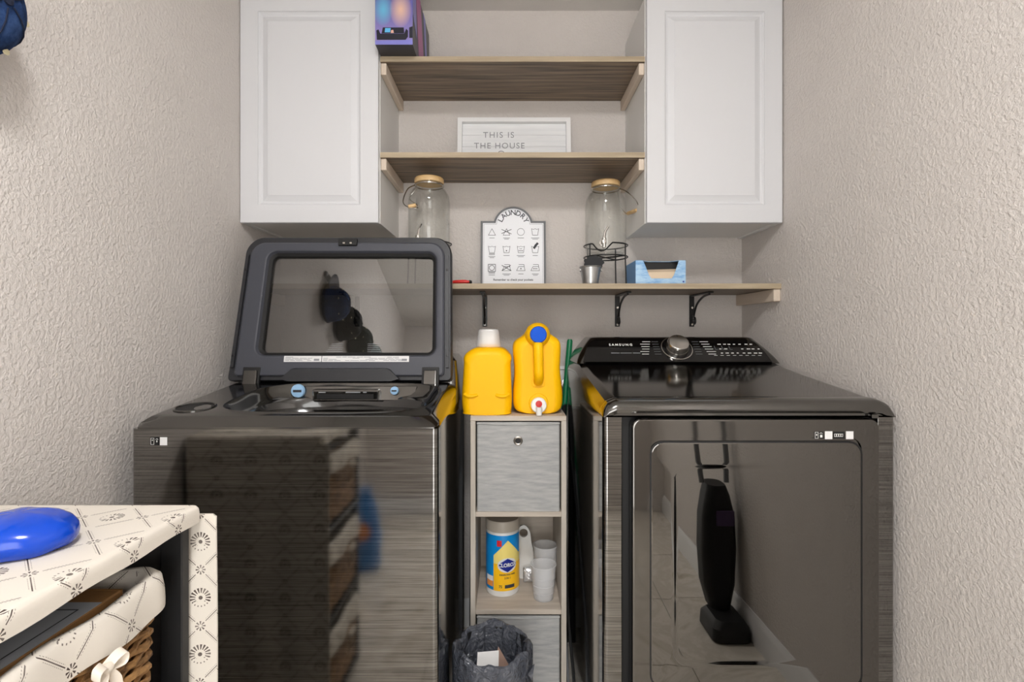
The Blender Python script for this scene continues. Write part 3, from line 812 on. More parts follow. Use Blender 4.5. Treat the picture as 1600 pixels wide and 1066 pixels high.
cp = part('cap', loft([sq(.040, z + .214), sq(.0385, z + .230), sq(.0375, z + .236), sq(.034, z + .262), sq(.031, z + .270), sq(.026, z + .273)]), M['capclear'], j, 'clear measuring cap')
part('inner_spout', lathe([(.030, z + .218), (.027, z + .255), (.016, z + .264), (.002, z + .264)], (-.066, 1.715, 0), 32), M['whitep'], cp)
z = tzt + .002
j = thing('detergent_jug', 'yellow drinks-style detergent jug with blue cap, handle and white tap', 'jug', (.092, 1.72, z))
ol = smooth_path([(.030, z + .004, 0), (.016, z + .020, 0), (.0135, z + .06, 0), (.017, z + .10, 0), (.018, z + .14, 0), (.014, z + .19, 0), (.014, z + .215, 0), (.022, z + .232, 0), (.045, z + .247, 0), (.058, z + .262, 0), (.068, z + .280, 0), (.085, z + .288, 0), (.100, z + .288, 0), (.116, z + .280, 0), (.126, z + .262, 0), (.140, z + .250, 0), (.158, z + .238, 0), (.167, z + .222, 0), (.168, z + .19, 0), (.166, z + .14, 0), (.170, z + .10, 0), (.174, z + .06, 0), (.172, z + .022, 0), (.158, z + .004, 0), (.13, z - .0, 0), (.06, z - .0, 0)], 3, True)
part('body', pill([(p[0], p[1]) for p in ol], 1.655, 1.84, .03), M['yellow'], j, angle=60)
part('spout', lathe([(.040, 0), (.036, -.016), (.031, -.026), (.0275, -.030)], (.0925, 1.662, z + .250), 36, 'Y'), M['yellow'], j)
part('cap', lathe([(.0262, 0), (.0265, -.012), (.024, -.017), (.002, -.018)], (.0925, 1.634, z + .252), 36, 'Y'), M['bluecap'], j, 'round blue cap')
hb = smooth_path([(.092, 1.652, z + .232), (.092, 1.630, z + .218), (.0925, 1.624, z + .19), (.093, 1.624, z + .15), (.094, 1.627, z + .125), (.094, 1.645, z + .108), (.094, 1.668, z + .100)], 5)
part('handle', tube(hb, [.0165 - .001 * math.sin(i / len(hb) * PI) for i in range(len(hb))], 12), M['yellow'], j)
part('handle_recess', loft([[Vector((x, y, zz)) for x, zz in rr(.072 + i, .116 - i, z + .083 + i, z + .118 - i, .008, 3)] for i, y in ((0, 1.659), (.002, 1.653), (.006, 1.6525))]), M['yellow'], j)
part('tap_boss', lathe([(.0315, 0), (.030, -.008), (.027, -.010)], (.0945, 1.658, z + .033), 36, 'Y'), M['yellow'], j)
tp = part('tap', lathe([(.0245, 0), (.0245, -.014), (.022, -.017), (.002, -.018)], (.0945, 1.649, z + .029), 32, 'Y'), M['whitep'], j, 'white push tap')
part('tap_spout', lathe([(.009, z + .000), (.010, z + .024), (.002, z + .025)], (.0945, 1.622, 0), 16), M['whitep'], tp)
part('tap_button', lathe([(.0105, 0), (.010, -.004), (.002, -.005)], (.0945, 1.631, z + .034), 20, 'Y'), M['red'], tp, 'red tap button')

# ---- items in the open cube
z = .297
c = thing('wipes_canister', 'blue and yellow disinfecting wipes canister in the open cube', 'canister', (-.021, 1.752, z))
R0, cx, cy, HS = .0555, -.021, 1.752, 1.1
part('canister_body', lathe([(.053, z), (.0555, z + .004), (.0555, z + .186 * HS), (.053, z + .190 * HS)], (cx, cy, 0), 48), M['canister'], c)
ld = part('lid', lathe([(.055, z + .190 * HS), (.0575, z + .192 * HS), (.0575, z + .216 * HS), (.054, z + .222 * HS), (.052, z + .220 * HS), (.047, z + .2205 * HS), (.002, z + .2205 * HS)], (cx, cy, 0), 48), M['canlid'], c, 'translucent grey flip lid')
def wrap(R):  # (arc length from the front, height) -> point on the canister, front faces the camera
    return lambda s, h, o=0.0: Vector((cx + (R + o) * math.sin(s / R), cy - (R + o) * math.cos(s / R), z + h * HS))
wp = wrap(R0)
def patch(name, u0, u1, lo, hi, off, material, parent, n=24):
    b = nb(); rows = []
    for i in range(n + 1):
        s = u0 + (u1 - u0) * i / n
        rows.append((s, lo(s), hi(s)))
    V0 = [(b.verts.new(wp(s, a, off)), b.verts.new(wp(s, max(a, h), off))) for s, a, h in rows]
    for p, q in zip(V0[:-1], V0[1:]):
        try: b.faces.new((p[0], q[0], q[1], p[1]))
        except ValueError: pass
    return part(name, b, material, parent)
sh = .004
K = lambda v_: (lambda s: v_)
lb = patch('label_wrap', -.172, .172, K(.018), K(.182), .0004, M['clx_blue'], c, 64)
patch('label_panel', -.030, .164, K(.018), lambda s: .122 + (s + .030) * .95 if s < .018 else max(.168 - (s - .018) * .95, .122), .0008, M['clx_pale'], lb, 60)
patch('label_panel', -.030, .164, K(.018), lambda s: .098, .0012, M['clx_yellow'], lb, 60)
patch('label_panel', -.062, -.032, K(.028), K(.045), .0012, M['clx_orange'], lb, 8)
patch('label_panel', -.062, -.032, K(.045), K(.060), .0012, M['paper'], lb, 8)
patch('label_panel', -.018, -.002, K(.150), K(.168), .0012, M['clx_red'], lb, 6)
el = lambda a, v0: (lambda s: v0 + a * math.sqrt(max(0, 1 - ((s - .017) / .033) ** 2)))
patch('logo_oval', -.016, .050, el(-.0215, .094), el(.0215, .094), .0016, M['paper'], lb, 30)
patch('logo_oval', -.014, .048, lambda s: .094 - .020 * (1 - abs(s - .017) / .033) ** .8 if abs(s - .017) < .033 else .094, lambda s: .094 + .020 * (1 - abs(s - .017) / .033) ** .8 if abs(s - .017) < .033 else .094, .0020, M['clx_navy'], lb, 30)
tw_ = lambda s0, h0, off: (lambda p: wp(s0 + p.x, h0 + p.y, off + p.z * .3))
part('logo_lettering', text_bm('CLOROX', .0150, None, warp=tw_(.017, .0945, .0024), bold=.0006), M['paper'], lb)
part('label_lettering', text_bm('DISINFECTING WIPES', .0056, None, warp=tw_(.017, .066, .0018), bold=.0002), M['print_dark'], lb)
part('label_lettering', text_bm('3 IN 1', .008, None, warp=tw_(.017, .056, .0018), bold=.0002), M['print_dark'], lb)
patch('label_panel', .008, .042, K(.026), K(.036), .0016, M['print_dark'], lb, 8)
part('label_lettering', text_bm('75', .011, None, warp=tw_(-.006, .031, .0018), bold=.0002), M['print_dark'], lb)
def cup(name, x, y, zb_, r0, r1, h, label):
    t = thing(name, label, 'cup', (x, y, zb_), 'frosted plastic cups in the open cube')
    part('cup_wall', lathe([(r0, zb_), (r0 + (r1 - r0) * .5, zb_ + h * .5), (r1, zb_ + h), (r1 - .0016, zb_ + h), (r0 - .001, zb_ + .004)], (x, y, 0), 36), M['frost'], t)
    part('rim', lathe([(r1 - .001, zb_ + h - .001), (r1 + .002, zb_ + h - .002), (r1 + .002, zb_ + h + .001), (r1 - .001, zb_ + h + .001)], (x, y, 0), 36, caps=(False, False)), M['frost'], t)
    b = nb()
    for k_ in range(3):
        zz = zb_ + h * (.2 + k_ * .22); rr_ = r0 + (r1 - r0) * (.2 + k_ * .22)
        lathe([(rr_ + .0002, zz), (rr_ + .0012, zz + .001), (rr_ + .0002, zz + .002)], (x, y, 0), 36, bm=b, caps=(False, False))
    part('measuring_ring', b, M['frost'], t)
cup('plastic_cup', .113, 1.695, z, .032, .041, .110, 'frosted plastic cup standing in front of the other cup')
cup('plastic_cup', .125, 1.785, z, .034, .041, .136, 'taller frosted plastic cup standing behind the other cup')
# white scoop handle with a hole, foil packet
olz = smooth_path([(.038, z + .002, 0), (.084, z + .002, 0), (.087, z + .09, 0), (.080, z + .125, 0), (.074, z + .165, 0), (.058, z + .186, 0), (.040, z + .182, 0), (.030, z + .165, 0), (.030, z + .120, 0), (.034, z + .05, 0)], 4, True)
hc = (.052, z + .160)
b = nb(); n_ = len(olz)
inn = []
for p in olz:
    a = math.atan2(p[1] - hc[1], p[0] - hc[0]); inn.append((hc[0] + .015 * math.cos(a), hc[1] + .015 * math.sin(a)))
loft([[Vector((p[0], y_, p[1])) for p in q_] for q_, y_ in ((olz, 1.838), (olz, 1.826), (inn, 1.826), (inn, 1.838))], cyclic=True, bm=b)
solo('bottle_scraper', b, M['whitep'], 'white flat plastic tool with a hole in its handle behind the wipes canister', 'tool', (.058, 1.832, z))
b = nb(); rnd = random.Random(5)
ring = lambda ins, yy: [Vector((x + rnd.uniform(-.0012, .0012), yy + rnd.uniform(-.002, .002), zz + rnd.uniform(-.001, .001))) for x, zz in rr(.050 + ins, .086 - ins, z + .002 + ins, z + .052 - ins, .004, 4)]
solo('foil_packet', loft([ring(0, 1.800), ring(.002, 1.792), ring(.008, 1.787), ring(.014, 1.786)]), M['foil'], 'small crinkled white packet beside the wipes canister', 'packet', (.068, 1.795, z))

# ---------------------------------------------------------------- bin with bag
bt = thing('waste_bin', 'small round waste bin lined with a dark crinkled bag before the tower', 'bin', (-.047, 1.42, 0))
rnd = random.Random(21)
bx_, by_ = -.044, 1.42
part('bin_body', lathe([(.075, 0), (.078, .004), (.096, .300), (.099, .304), (.094, .304), (.076, .008)], (bx_, by_, 0), 36), M['blackmetal'], bt)
prof = [(.112, .085), (.111, .14), (.112, .20), (.111, .25), (.109, .285), (.108, .303), (.104, .314), (.098, .316), (.092, .308), (.088, .285), (.082, .24), (.074, .19), (.06, .16), (.02, .15)]
rings = []
nn = 72
ph = [rnd.uniform(0, 6.28) for _ in range(9)]
for i, (r, h) in enumerate(prof):
    ring = []
    for k in range(nn):
        a = 2 * PI * k / nn
        amp = .0045 if i not in (5, 6, 7) else .003
        dr_ = amp * (math.sin(7 * a + ph[0] + h * 30) + .7 * math.sin(13 * a + ph[1] - h * 50) + .5 * math.sin(23 * a + ph[2] + h * 80)) + rnd.uniform(-.0015, .0015)
        dh = .006 * math.sin(3 * a + ph[3]) + .004 * math.sin(8 * a + ph[4]) + rnd.uniform(-.001, .001)
        if i == 0: dh += .02 * math.sin(5 * a + ph[5])
        rr_ = r + (dr_ if i < 6 else min(dr_, .002) if i < 8 else dr_ * .9)
        rr_ = max(rr_, .1035) if i in (3, 4, 5) else rr_
        rr_ = min(rr_ + rnd.uniform(-.0025, .0025), .1105)
        ring.append(Vector((bx_ + rr_ * math.cos(a), by_ + rr_ * math.sin(a), h + dh)))
    rings.append(ring)
part('bin_bag', loft(rings, caps=(False, True)), M['bag'], bt, 'grey translucent crinkled bin bag', angle=22)
# bag corner sticking out to the right
b = loft([[Vector((.050, 1.37, .26)), Vector((.068, 1.372, .285)), Vector((.062, 1.374, .24))], [Vector((.050, 1.375, .262)), Vector((.067, 1.376, .284)), Vector((.062, 1.378, .242))]])
part('bag_corner', b, M['bag'], bt)
b = nb(); pm = frame_mx((-.085, 1.375, .268), (1, .1, .03), (0, .85, .5))
box(0, .058, 0, .045, 0, .0008, bm=b, mx=pm)
solo('paper_scrap', b, M['paper'], 'white folded paper scrap lying in the waste bin', 'paper', (-.06, 1.38, .27))
b = nb(); pm = frame_mx((-.040, 1.395, .265), (.9, .3, -.3), (0, .7, .7))
loft([[Vector((0, 0, 0)), Vector((.05, 0, 0)), Vector((.012, .048, 0))], [Vector((0, 0, .001)), Vector((.05, 0, .001)), Vector((.012, .048, .001))]], bm=b, mx=pm)
solo('paper_scrap', b, M['paper_brown'], 'brownish triangular paper scrap lying in the waste bin', 'paper', (-.02, 1.40, .27))

# ---------------------------------------------------------------- broom handle, hoses and cords behind the tower
b = tube([(.140, 1.985, .015), (.2335, 1.985, 1.13), (.234, 1.985, 1.137)], [.011, .011, .008], 14)
solo('broom_handle', b, M['green'], 'green painted stick standing behind the cube tower', 'stick', (.14, 1.985, 0))
ob_ = thing('laundry_outlet_box', 'white recessed valve box on the wall behind the tower', 'outlet box', (.20, YB - .02, .93))
part('box_rim', loft([[Vector((x, y, zz)) for x, zz in rr(a0, a1, c0, c1, .004, 2)] for (a0, a1, c0, c1, y) in ((.10, .32, .86, 1.03, YB - .001), (.10, .32, .86, 1.03, YB - .008), (.112, .308, .872, 1.018, YB - .010), (.115, .305, .875, 1.015, YB - .003))]), M['whitep'], ob_)
vv = part('valve', lathe([(.012, 0), (.012, -.03), (.018, -.032), (.018, -.042), (.004, -.044)], (.222, YB - .004, .965), 20, 'Y'), M['valve'], ob_)
part('valve_lever', tube([(.222, YB - .045, .965), (.222, YB - .052, .985), (.225, YB - .055, 1.0)], .006, 8), M['handle_purple'], vv)
def cord(name, pts, r, material, label, loc):
    return solo(name, tube(smooth_path(pts, 8), r, 8), material, label, 'cord' if r < .01 else 'hose', loc)
cord('drain_hose', [(.222, 1.995, .945), (.215, 1.985, .90), (.206, 1.975, .80), (.202, 1.96, .60), (.204, 1.95, .40), (.206, 1.93, .20), (.208, 1.90, .03)], .010, M['rubber'], 'black rubber hose hanging from the valve box beside the dryer', (.21, 1.96, .03))
cord('power_cord', [(.212, 2.02, .80), (.203, 1.92, .62), (.197, 1.80, .42), (.194, 1.70, .25), (.198, 1.60, .12), (.202, 1.52, .008)], .005, M['rubber'], 'thin black power cord running down between tower and dryer', (.2, 1.8, .01))
cord('power_cord', [(.196, 1.99, .70), (.189, 1.93, .55), (.192, 1.84, .38), (.188, 1.74, .2), (.192, 1.66, .008)], .0042, M['hose_grey'], 'thin grey cord running down beside the tower', (.19, 1.85, .01))
cord('inlet_hose', [(-.140, 2.02, .86), (-.1385, 1.97, .70), (-.137, 1.95, .50), (-.138, 1.94, .30), (-.139, 1.93, .012)], .0085, M['hose_grey'], 'grey hose hanging down between washer and tower', (-.139, 1.95, .01))

# ---------------------------------------------------------------- things on the long shelf
ZT = ZS + .018
def glass_jar(x, y, label, tilt_side, hpts):
    s = thing('jar_stand', 'black wire stand ' + label[1], 'stand', (x, y, ZT), 'wire stands of the drink jars')
    r = .080
    top = []
    for i in range(48):
        a = 2 * PI * i / 48
        dip = 0
        da = (a - 1.5 * PI + .35)
        if abs(da) < .45: dip = -.030 * math.cos(da / .45 * PI / 2)
        top.append((x + r * math.cos(a), y + r * math.sin(a), ZT + .155 + dip))
    part('top_ring', tube(top, .0026, 6, closed=True), M['iron'], s)
    part('lower_ring', tube([(x + r * math.cos(i * PI / 20), y + r * math.sin(i * PI / 20), ZT + .112) for i in range(40)], .0026, 6, closed=True), M['iron'], s)
    for a in (.9, 2.4, 3.75, 5.6):
        ca, sa = math.cos(a), math.sin(a)
        part('leg', tube([(x + r * ca, y + r * sa, ZT + .155), (x + r * ca, y + r * sa, ZT + .10), (x + (r + .004) * ca, y + (r + .004) * sa, ZT + .0026), (x + (r - .008) * ca, y + (r - .008) * sa, ZT + .0026)], .0026, 6), M['iron'], s)
    b = nb()
    for a in (.9, 2.4): tube([(x + r * math.cos(a), y + r * math.sin(a), ZT + .112), (x - r * math.cos(a), y - r * math.sin(a), ZT + .112)], .0024, 6, bm=b)
    part('cross_wire', b, M['iron'], s)
    j = thing('drinks_dispenser_jar', label[0], 'jar', (x, y, ZT + .116), 'glass drink jars on the long shelf')
    z = ZT + .1165
    part('glass_body', lathe([(.055, z), (.068, z + .006), (.0745, z + .022), (.0755, z + .10), (.0755, z + .185), (.072, z + .212), (.060, z + .232), (.050, z + .240), (.050, z + .258), (.0475, z + .258), (.0475, z + .240), (.058, z + .229), (.0695, z + .210), (.073, z + .185), (.073, z + .03), (.066, z + .010)], (x, y, 0), 48), M['clear'], j, angle=60)
    l = part('lid', lathe([(.052, z + .257), (.053, z + .260), (.053, z + .272), (.050, z + .276), (.002, z + .277)], (x, y, 0), 40), M['cork'], j, 'bamboo lid')
    part('clamp_wire', tube([(x + .0525 * math.cos(i * PI / 18), y + .0525 * math.sin(i * PI / 18), z + .249) for i in range(36)], .0022, 6, closed=True), M['silver'], j)
    hp = [(x + a, y + b_, z + c) for a, b_, c in hpts]
    h = part('bail_handle', tube(smooth_path(hp, 6), .0022, 6), M['silver'], j, 'wire carrying handle')
    mid = len(hp) // 2
    p0, p1 = Vector(hp[mid - 1]), Vector(hp[mid + 1]); d = (p1 - p0); c0 = (p0 + p1) / 2
    part('wood_grip', tube([c0 - d * .42, c0 - d * .38, c0 + d * .38, c0 + d * .42], [.004, .007, .007, .004], 10), M['cork'], h, 'small wooden grip')
    # tap
    tpx, tpy, tpz = x - .024, y - .078, z + .038
    t_ = part('tap', lathe([(.013, 0), (.013, -.006), (.008, -.008), (.008, -.034), (.004, -.036)], (tpx, tpy + .006, tpz), 18, 'Y'), M['silver'], j, 'chrome tap')
    part('tap_nozzle', tube([(tpx, tpy - .020, tpz + .012), (tpx, tpy - .022, tpz - .022)], [.009, .0065], 12), M['silver'], t_)
    part('tap_lever', tube([(tpx, tpy - .020, tpz + .01), (tpx + .004, tpy - .024, tpz + .035), (tpx + .014, tpy - .030, tpz + .052)], [.006, .004, .0035], 8), M['silver'], t_)
glass_jar(.360, 1.93, ('clear glass drinks jar with bamboo lid beside the blue wipes carton', 'under the glass jar beside the blue wipes carton'), 1, [(.050, -.012, .249), (.070, -.050, .225), (.098, -.075, .185), (.108, -.062, .160), (.100, -.030, .160), (.085, .03, .165), (.065, .045, .20), (.048, .022, .249)])
glass_jar(-.289, 1.885, ('clear glass drinks jar with bamboo lid behind the raised washer lid', 'under the glass jar behind the raised washer lid'), -1, [(-.050, -.012, .249), (-.070, -.045, .225), (-.080, -.075, .175), (-.062, -.088, .152), (-.03, -.090, .148), (-.03, -.084, .16), (-.075, .02, .21), (-.048, .022, .249)])
def bucket(x, y, label):
    t = thing('metal_pail', label, 'pail', (x, y, ZT))
    part('pail_body', lathe([(.026, ZT), (.027, ZT + .002), (.036, ZT + .058), (.0385, ZT + .060), (.0375, ZT + .062), (.0345, ZT + .058), (.025, ZT + .004)], (x, y, 0), 32), M['galv'], t)
    for s in (-1, 1):
        part('ear', lathe([(.006, -.001), (.006, .002), (.002, .003)], (x + s * .036, y - .004, ZT + .05), 12, 'X'), M['galv'], t)
    sc_ = []
    for i in range(60):
        a = 2 * PI * i / 60; q = 1 + .07 * math.cos(9 * a)
        sc_.append((x + .012 + .034 * q * math.cos(a), ZT + .076 + .024 * q * math.sin(a)))
    part('chalkboard_tag', ext(sc_, XZ, y - .002, y + .002), M['chalk'], t, 'scalloped black chalkboard tag')
    part('tag_pick', tube([(x + .01, y, ZT + .06), (x + .006, y, ZT + .006)], .002, 6), M['cork'], t)
bucket(.283, 1.800, 'small galvanised pail with black chalkboard tag before the glass jar')

# care-symbol sign
t = thing('laundry_sign', 'arched white laundry care symbol sign leaning on the back wall', 'sign', (.017, 2.02, ZT))
sx0, sx1, scx = -.110, .1445, .0172
lean = .030 / .32
SM = frame_mx((0, 2.012, ZT + .0005), (1, 0, 0), (0, lean, 1))
def arch(ins, r_):
    x0_, x1_ = sx0 + ins, sx1 - ins
    zs_, zc__ = .272 - ins, .252
    rad = .078 - ins
    pts = [(x0_, ins * .6), (x1_, ins * .6), (x1_, zs_)]
    a0 = math.asin(max(-1, min(1, (zs_ - zc__ - .0) / rad)))
    for i in range(25):
        a = a0 + (PI - 2 * a0) * i / 24
        pts.append((scx + rad * math.cos(a), zc__ + rad * math.sin(a)))
    pts.append((x0_, zs_))
    return pts
part('sign_edge', loft([[Vector((u, v, -.009)) for u, v in arch(0, 0)], [Vector((u, v, 0)) for u, v in arch(0, 0)]], mx=SM), M['signgrey'], t)
fc = part('sign_face', loft([[Vector((u, v, -.002)) for u, v in arch(.0085, 0)], [Vector((u, v, .0006)) for u, v in arch(.0085, 0)]], mx=SM), M['signwhite'], t)
S1 = SM @ Matrix.Translation((0, 0, .0006))
part('border_line', stroke(nb(), arch(.0125, 0), .0012, S1, .0003, True), M['print_grey'], fc)
b = nb()
for i, ch in enumerate('LAUNDRY'):
    a = PI / 2 + (3 - i) * .37
    if ch == 'L': a -= .02
    text_bm(ch, .0285, S1 @ Matrix.Translation((scx + .055 * math.cos(a), .250 + .055 * math.sin(a), .0003)) @ Matrix.Rotation(a - PI / 2, 4, 'Z'), bm=b, bold=.0003)
part('heading_lettering', b, M['print_dark'], fc)
ic = None; cap_ = nb()
def sym():
    global ic
    if ic is not None: part('care_symbol', ic, M['print_dark'], fc)
    ic = nb()
sym()
def st(pts, closed=False, wd=.0016): stroke(ic, pts, wd, S1, .0004, closed)
def circ(x, y, r, wd=.0014): st([(x + r * math.cos(i * PI / 10), y + r * math.sin(i * PI / 10)) for i in range(20)], True, wd)
def dot(x, y, r=.0022): bar(ic, x - r, x + r, y - r, y + r, S1, .0004)
def tubi(x, y):
    st([(x - .014, y + .013), (x - .010, y - .013), (x + .010, y - .013), (x + .014, y + .013)])
    st([(x - .014, y + .013), (x - .007, y + .010), (x, y + .013), (x + .007, y + .010), (x + .014, y + .013)], wd=.0012)
def iron(x, y):
    st([(x - .017, y - .011), (x + .016, y - .011), (x + .013, y + .005), (x - .009, y + .005), (x - .017, y - .011)]); st([(x + .013, y + .005), (x + .012, y + .013), (x - .008, y + .013)])
cu = [-.066, -.009, .047, .103]; rv = [.228, .158, .085]
x, y = cu[0], rv[0]; st([(x - .014, y - .013), (x + .014, y - .013), (x, y + .013)], True)
sym(); x = cu[1]; st([(x - .013, y - .013), (x + .013, y - .013), (x, y + .013)], True); st([(x - .019, y + .010), (x + .019, y - .008)], wd=.0022); st([(x - .019, y - .006), (x + .019, y + .010)], wd=.0022)
sym(); x = cu[2]; circ(x, y, .014)
sym(); x = cu[3]; tubi(x, y); sym()
y = rv[1]; tubi(cu[0], y)
for k_ in (-.017, -.020): st([(cu[0] - .011, y + k_), (cu[0] + .011, y + k_)])
sym(); tubi(cu[1], y); dot(cu[1], y - .005)
sym(); tubi(cu[2], y); [dot(cu[2] + k_, y - .005, .0018) for k_ in (-.006, 0, .006)]; dot(cu[2] - .003, y + .003, .0015); dot(cu[2] + .003, y + .003, .0015)
sym(); tubi(cu[3], y); st([(cu[3] - .004, y + .006), (cu[3] + .002, y + .016), (cu[3] + .009, y + .024)], wd=.009)
sym(); y = rv[2]; x = cu[0]; st([(x - .014, y - .014), (x + .014, y - .014), (x + .014, y + .014), (x - .014, y + .014)], True, .0022); circ(x, y, .010, .002); st([(x - .012, y - .018), (x + .012, y - .018)]); st([(x - .012, y - .021), (x + .012, y - .021)])
sym(); iron(cu[1], y); st([(cu[1] - .018, y + .010), (cu[1] + .018, y - .011)], wd=.0024); st([(cu[1] - .018, y - .011), (cu[1] + .016, y + .010)], wd=.0024)
sym(); iron(cu[2], y); dot(cu[2], y - .003)
sym(); iron(cu[3], y); [dot(cu[3] + k_, y - .003, .0018) for k_ in (-.006, 0, .006)]
sym(); ic.free()
for r_ in range(3):
    for c_ in range(4):
        v_ = rv[r_] - .024 - (.004 if (r_, c_) == (1, 0) or (r_, c_) == (2, 0) else 0)
        wd = (.010, .013, .012, .016)[(r_ + c_) % 4]
        bar(cap_, cu[c_] - wd, cu[c_] + wd, v_ - .0012, v_ + .0012, S1, .0003)
        if (r_ + c_) % 2: bar(cap_, cu[c_] - wd * .7, cu[c_] + wd * .7, v_ - .0058, v_ - .0036, S1, .0003)
part('caption_lines', cap_, M['print_grey'], fc, kind='stuff')
part('footer_lettering', text_bm('Remember to check your pockets', .0112, S1 @ Matrix.Translation((scx, .038, .0003)), bold=.0002), M['print_dark'], fc)

# wipes carton (blue box with cut-out front)
t = thing('wipes_carton', 'pale blue carton of dryer sheets with a torn opening on the long shelf', 'box', (.527, 1.88, ZT))
bx0, bx1, bz1 = .4400, .6135, ZT + .083
b = nb()
fr = [(bx0, ZT + .0005), (bx1, ZT + .0005), (bx1, bz1), (bx0 + .150, bz1), (bx0 + .142, bz1 - .024), (bx0 + .133, bz1 - .050), (bx0 + .125, bz1 - .062), (bx0 + .055, bz1 - .062), (bx0 + .046, bz1 - .050), (bx0 + .036, bz1 - .024), (bx0 + .026, bz1), (bx0, bz1)]
part('front_panel', ext(fr, XZ, 1.800, 1.8015, b), M['bluecard'], t)
b = box(bx0, bx0 + .0015, 1.8016, 1.96, ZT + .0005, bz1)
part('side_panel', b, M['bluecard_side'], t)
part('side_panel', box(bx1 - .0015, bx1, 1.8016, 1.96, ZT + .0005, bz1), M['bluecard_side'], t)
b = box(bx0 + .0016, bx1 - .0016, 1.9585, 1.96, ZT + .0005, bz1)
part('back_panel', b, M['bluecard_side'], t)
tpn = [(bx0, 1.8016), (bx0 + .024, 1.8016), (bx0 + .05, 1.83), (bx0 + .13, 1.83), (bx0 + .152, 1.8016), (bx1, 1.8016), (bx1, 1.96), (bx0, 1.96)]
part('top_panel', ext(tpn, XY, bz1, bz1 + .0014), M['bluecard'], t)
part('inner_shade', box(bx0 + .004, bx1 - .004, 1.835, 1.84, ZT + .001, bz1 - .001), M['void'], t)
for k_ in range(3):
    b = loft([[Vector((bx0 + .010 + i / 12 * (bx1 - bx0 - .02), yy, ZT + .050 - k_ * .008 + .003 * math.sin(i * .9 + k_) + (.003 if yy > 1.82 else 0))) for i in range(13)] for yy in (1.804, 1.815, 1.832)] if False else [[Vector((bx0 + .010, yy, ZT + .003)), Vector((bx1 - .010, yy, ZT + .003)), Vector((bx1 - .010, yy, h_)), Vector((bx0 + .010, yy, h_ - .004))] for yy, h_ in ((1.8035 + k_ * .009, ZT + .046 + k_ * .004), (1.811 + k_ * .009, ZT + .050 + k_ * .004))])
    part('sheet_stack', b, M['tissue'], t)
part('print_mark', lathe([(.003, 0), (.001, -.0004)], (bx1 - .008, 1.7999, ZT + .010), 12, 'Y'), M['clx_navy'], t)

# red handled pliers lying on the long shelf
t = thing('pliers', 'red and black handled tool lying beside the raised washer lid', 'tool', (-.165, 1.80, ZT))
for k_, yy in ((0, 1.785), (1, 1.802)):
    part('grip', tube([(-.205, yy + .004, ZT + .007), (-.180, yy, ZT + .008), (-.150, yy - .002, ZT + .0085), (-.134, yy, ZT + .0085)], [.004, .0065, .0065, .004], 10), M['red'], t, 'red grip')
    part('grip_end', tube([(-.136, yy, ZT + .0085), (-.128, yy + .001, ZT + .0085)], [.0062, .004], 10), M['void'], t)
part('jaw', tube([(-.245, 1.797, ZT + .006), (-.205, 1.794, ZT + .006)], [.003, .007], 8), M['iron'], t)

# ---------------------------------------------------------------- lettered board on the middle shelf
ZM = 1.756 + .018
t = thing('lettered_board', 'white framed shiplap board with grey lettering on the middle shelf', 'sign', (.022, 2.01, ZM))
HM = frame_mx((.0205, 1.996, ZM + .0005), (1, 0, 0), (0, .12, 1))
hw, hh = .2185, .222
R = lambda i, wv: [Vector((u, v, wv)) for u, v in rr(-hw + i, hw - i, i, hh - i, .001, 1)]
part('frame', loft([R(0, -.012), R(0, .012), R(.017, .012), R(.017, -.004)], cyclic=False, caps=(True, True), mx=HM) if False else loft([R(0, -.012), R(0, .012), R(.017, .012), R(.017, -.012)], cyclic=True, mx=HM), M['trim'], t)
for k_ in range(4):
    v0 = .0172 + k_ * .047
    part('plank', box(-hw + .0172, hw - .0172, v0, min(v0 + .0463, hh - .0172), -.010, -.004, .0006, 1, mx=HM), M['signboard'], t)
H1 = HM @ Matrix.Translation((0, 0, -.0035))
part('lettering', text_bm('THIS IS', .0330, H1 @ Matrix.Translation((-.060, .157, 0)), spacing=1.22), M['print_grey'], t)
part('lettering', text_bm('THE HOUSE', .0330, H1 @ Matrix.Translation((-.057, .113, 0)), spacing=1.16), M['print_grey'], t)
b = stroke(nb(), [(-.05 + .014 * math.cos(a * .25 + .6), .078 + .014 * math.sin(a * .25 + .6)) for a in range(12)], .002, H1)
part('script_stroke', b, M['print_dark'], t)

# ---------------------------------------------------------------- printed carton on the top shelf
ZU = 2.0815 + .018
t = thing('lighting_carton', 'purple and blue printed carton overhanging the top shelf', 'box', (-.3735, 1.86, ZU))
part('carton_body', box(-.4350, -.3130, 1.690, 2.035, ZU + .0005, ZU + .23, .0008, 1), M['pr_dark'], t)
# front print is drawn about its own centre
o = bpy.data.objects.new('front_print', _mesh('front_print', box(-.061, .061, -.0006, 0, .0005, .23), M['carton'], (0, 0, 0)))
COL.objects.link(o); o.parent = t; o.location = Vector((-.374, 1.690, ZU)) - Vector(t.location); ORG[o] = ORG[t]
FM = frame_mx((-.374, 1.6892, ZU), (1, 0, 0), (0, 0, 1))
b = nb()
for pts in ([(-.055, .016), (.038, .016), (.046, .026), (.046, .046), (.040, .052), (.034, .036), (-.044, .036), (-.050, .050), (-.057, .046)], [(-.040, .037), (.034, .037), (.032, .056), (-.036, .056)], [(.050, .022), (.061, .022), (.061, .060), (.050, .056)]):
    ext(pts, lambda u, v, w_: FM @ Vector((u, v, w_)), 0, .0005, b)
part('sofa_print', b, M['sofa'], t)
part('floor_print', ext([(-.061, .0005), (.061, .0005), (.061, .016), (-.061, .012)], lambda u, v, w_: FM @ Vector((u, v, w_)), 0, .0004), M['pr_lav'], t)
b = ext([(-.030, .040), (-.012, .040), (-.010, .054), (-.028, .054)], lambda u, v, w_: FM @ Vector((u, v, w_)), .0004, .0008)
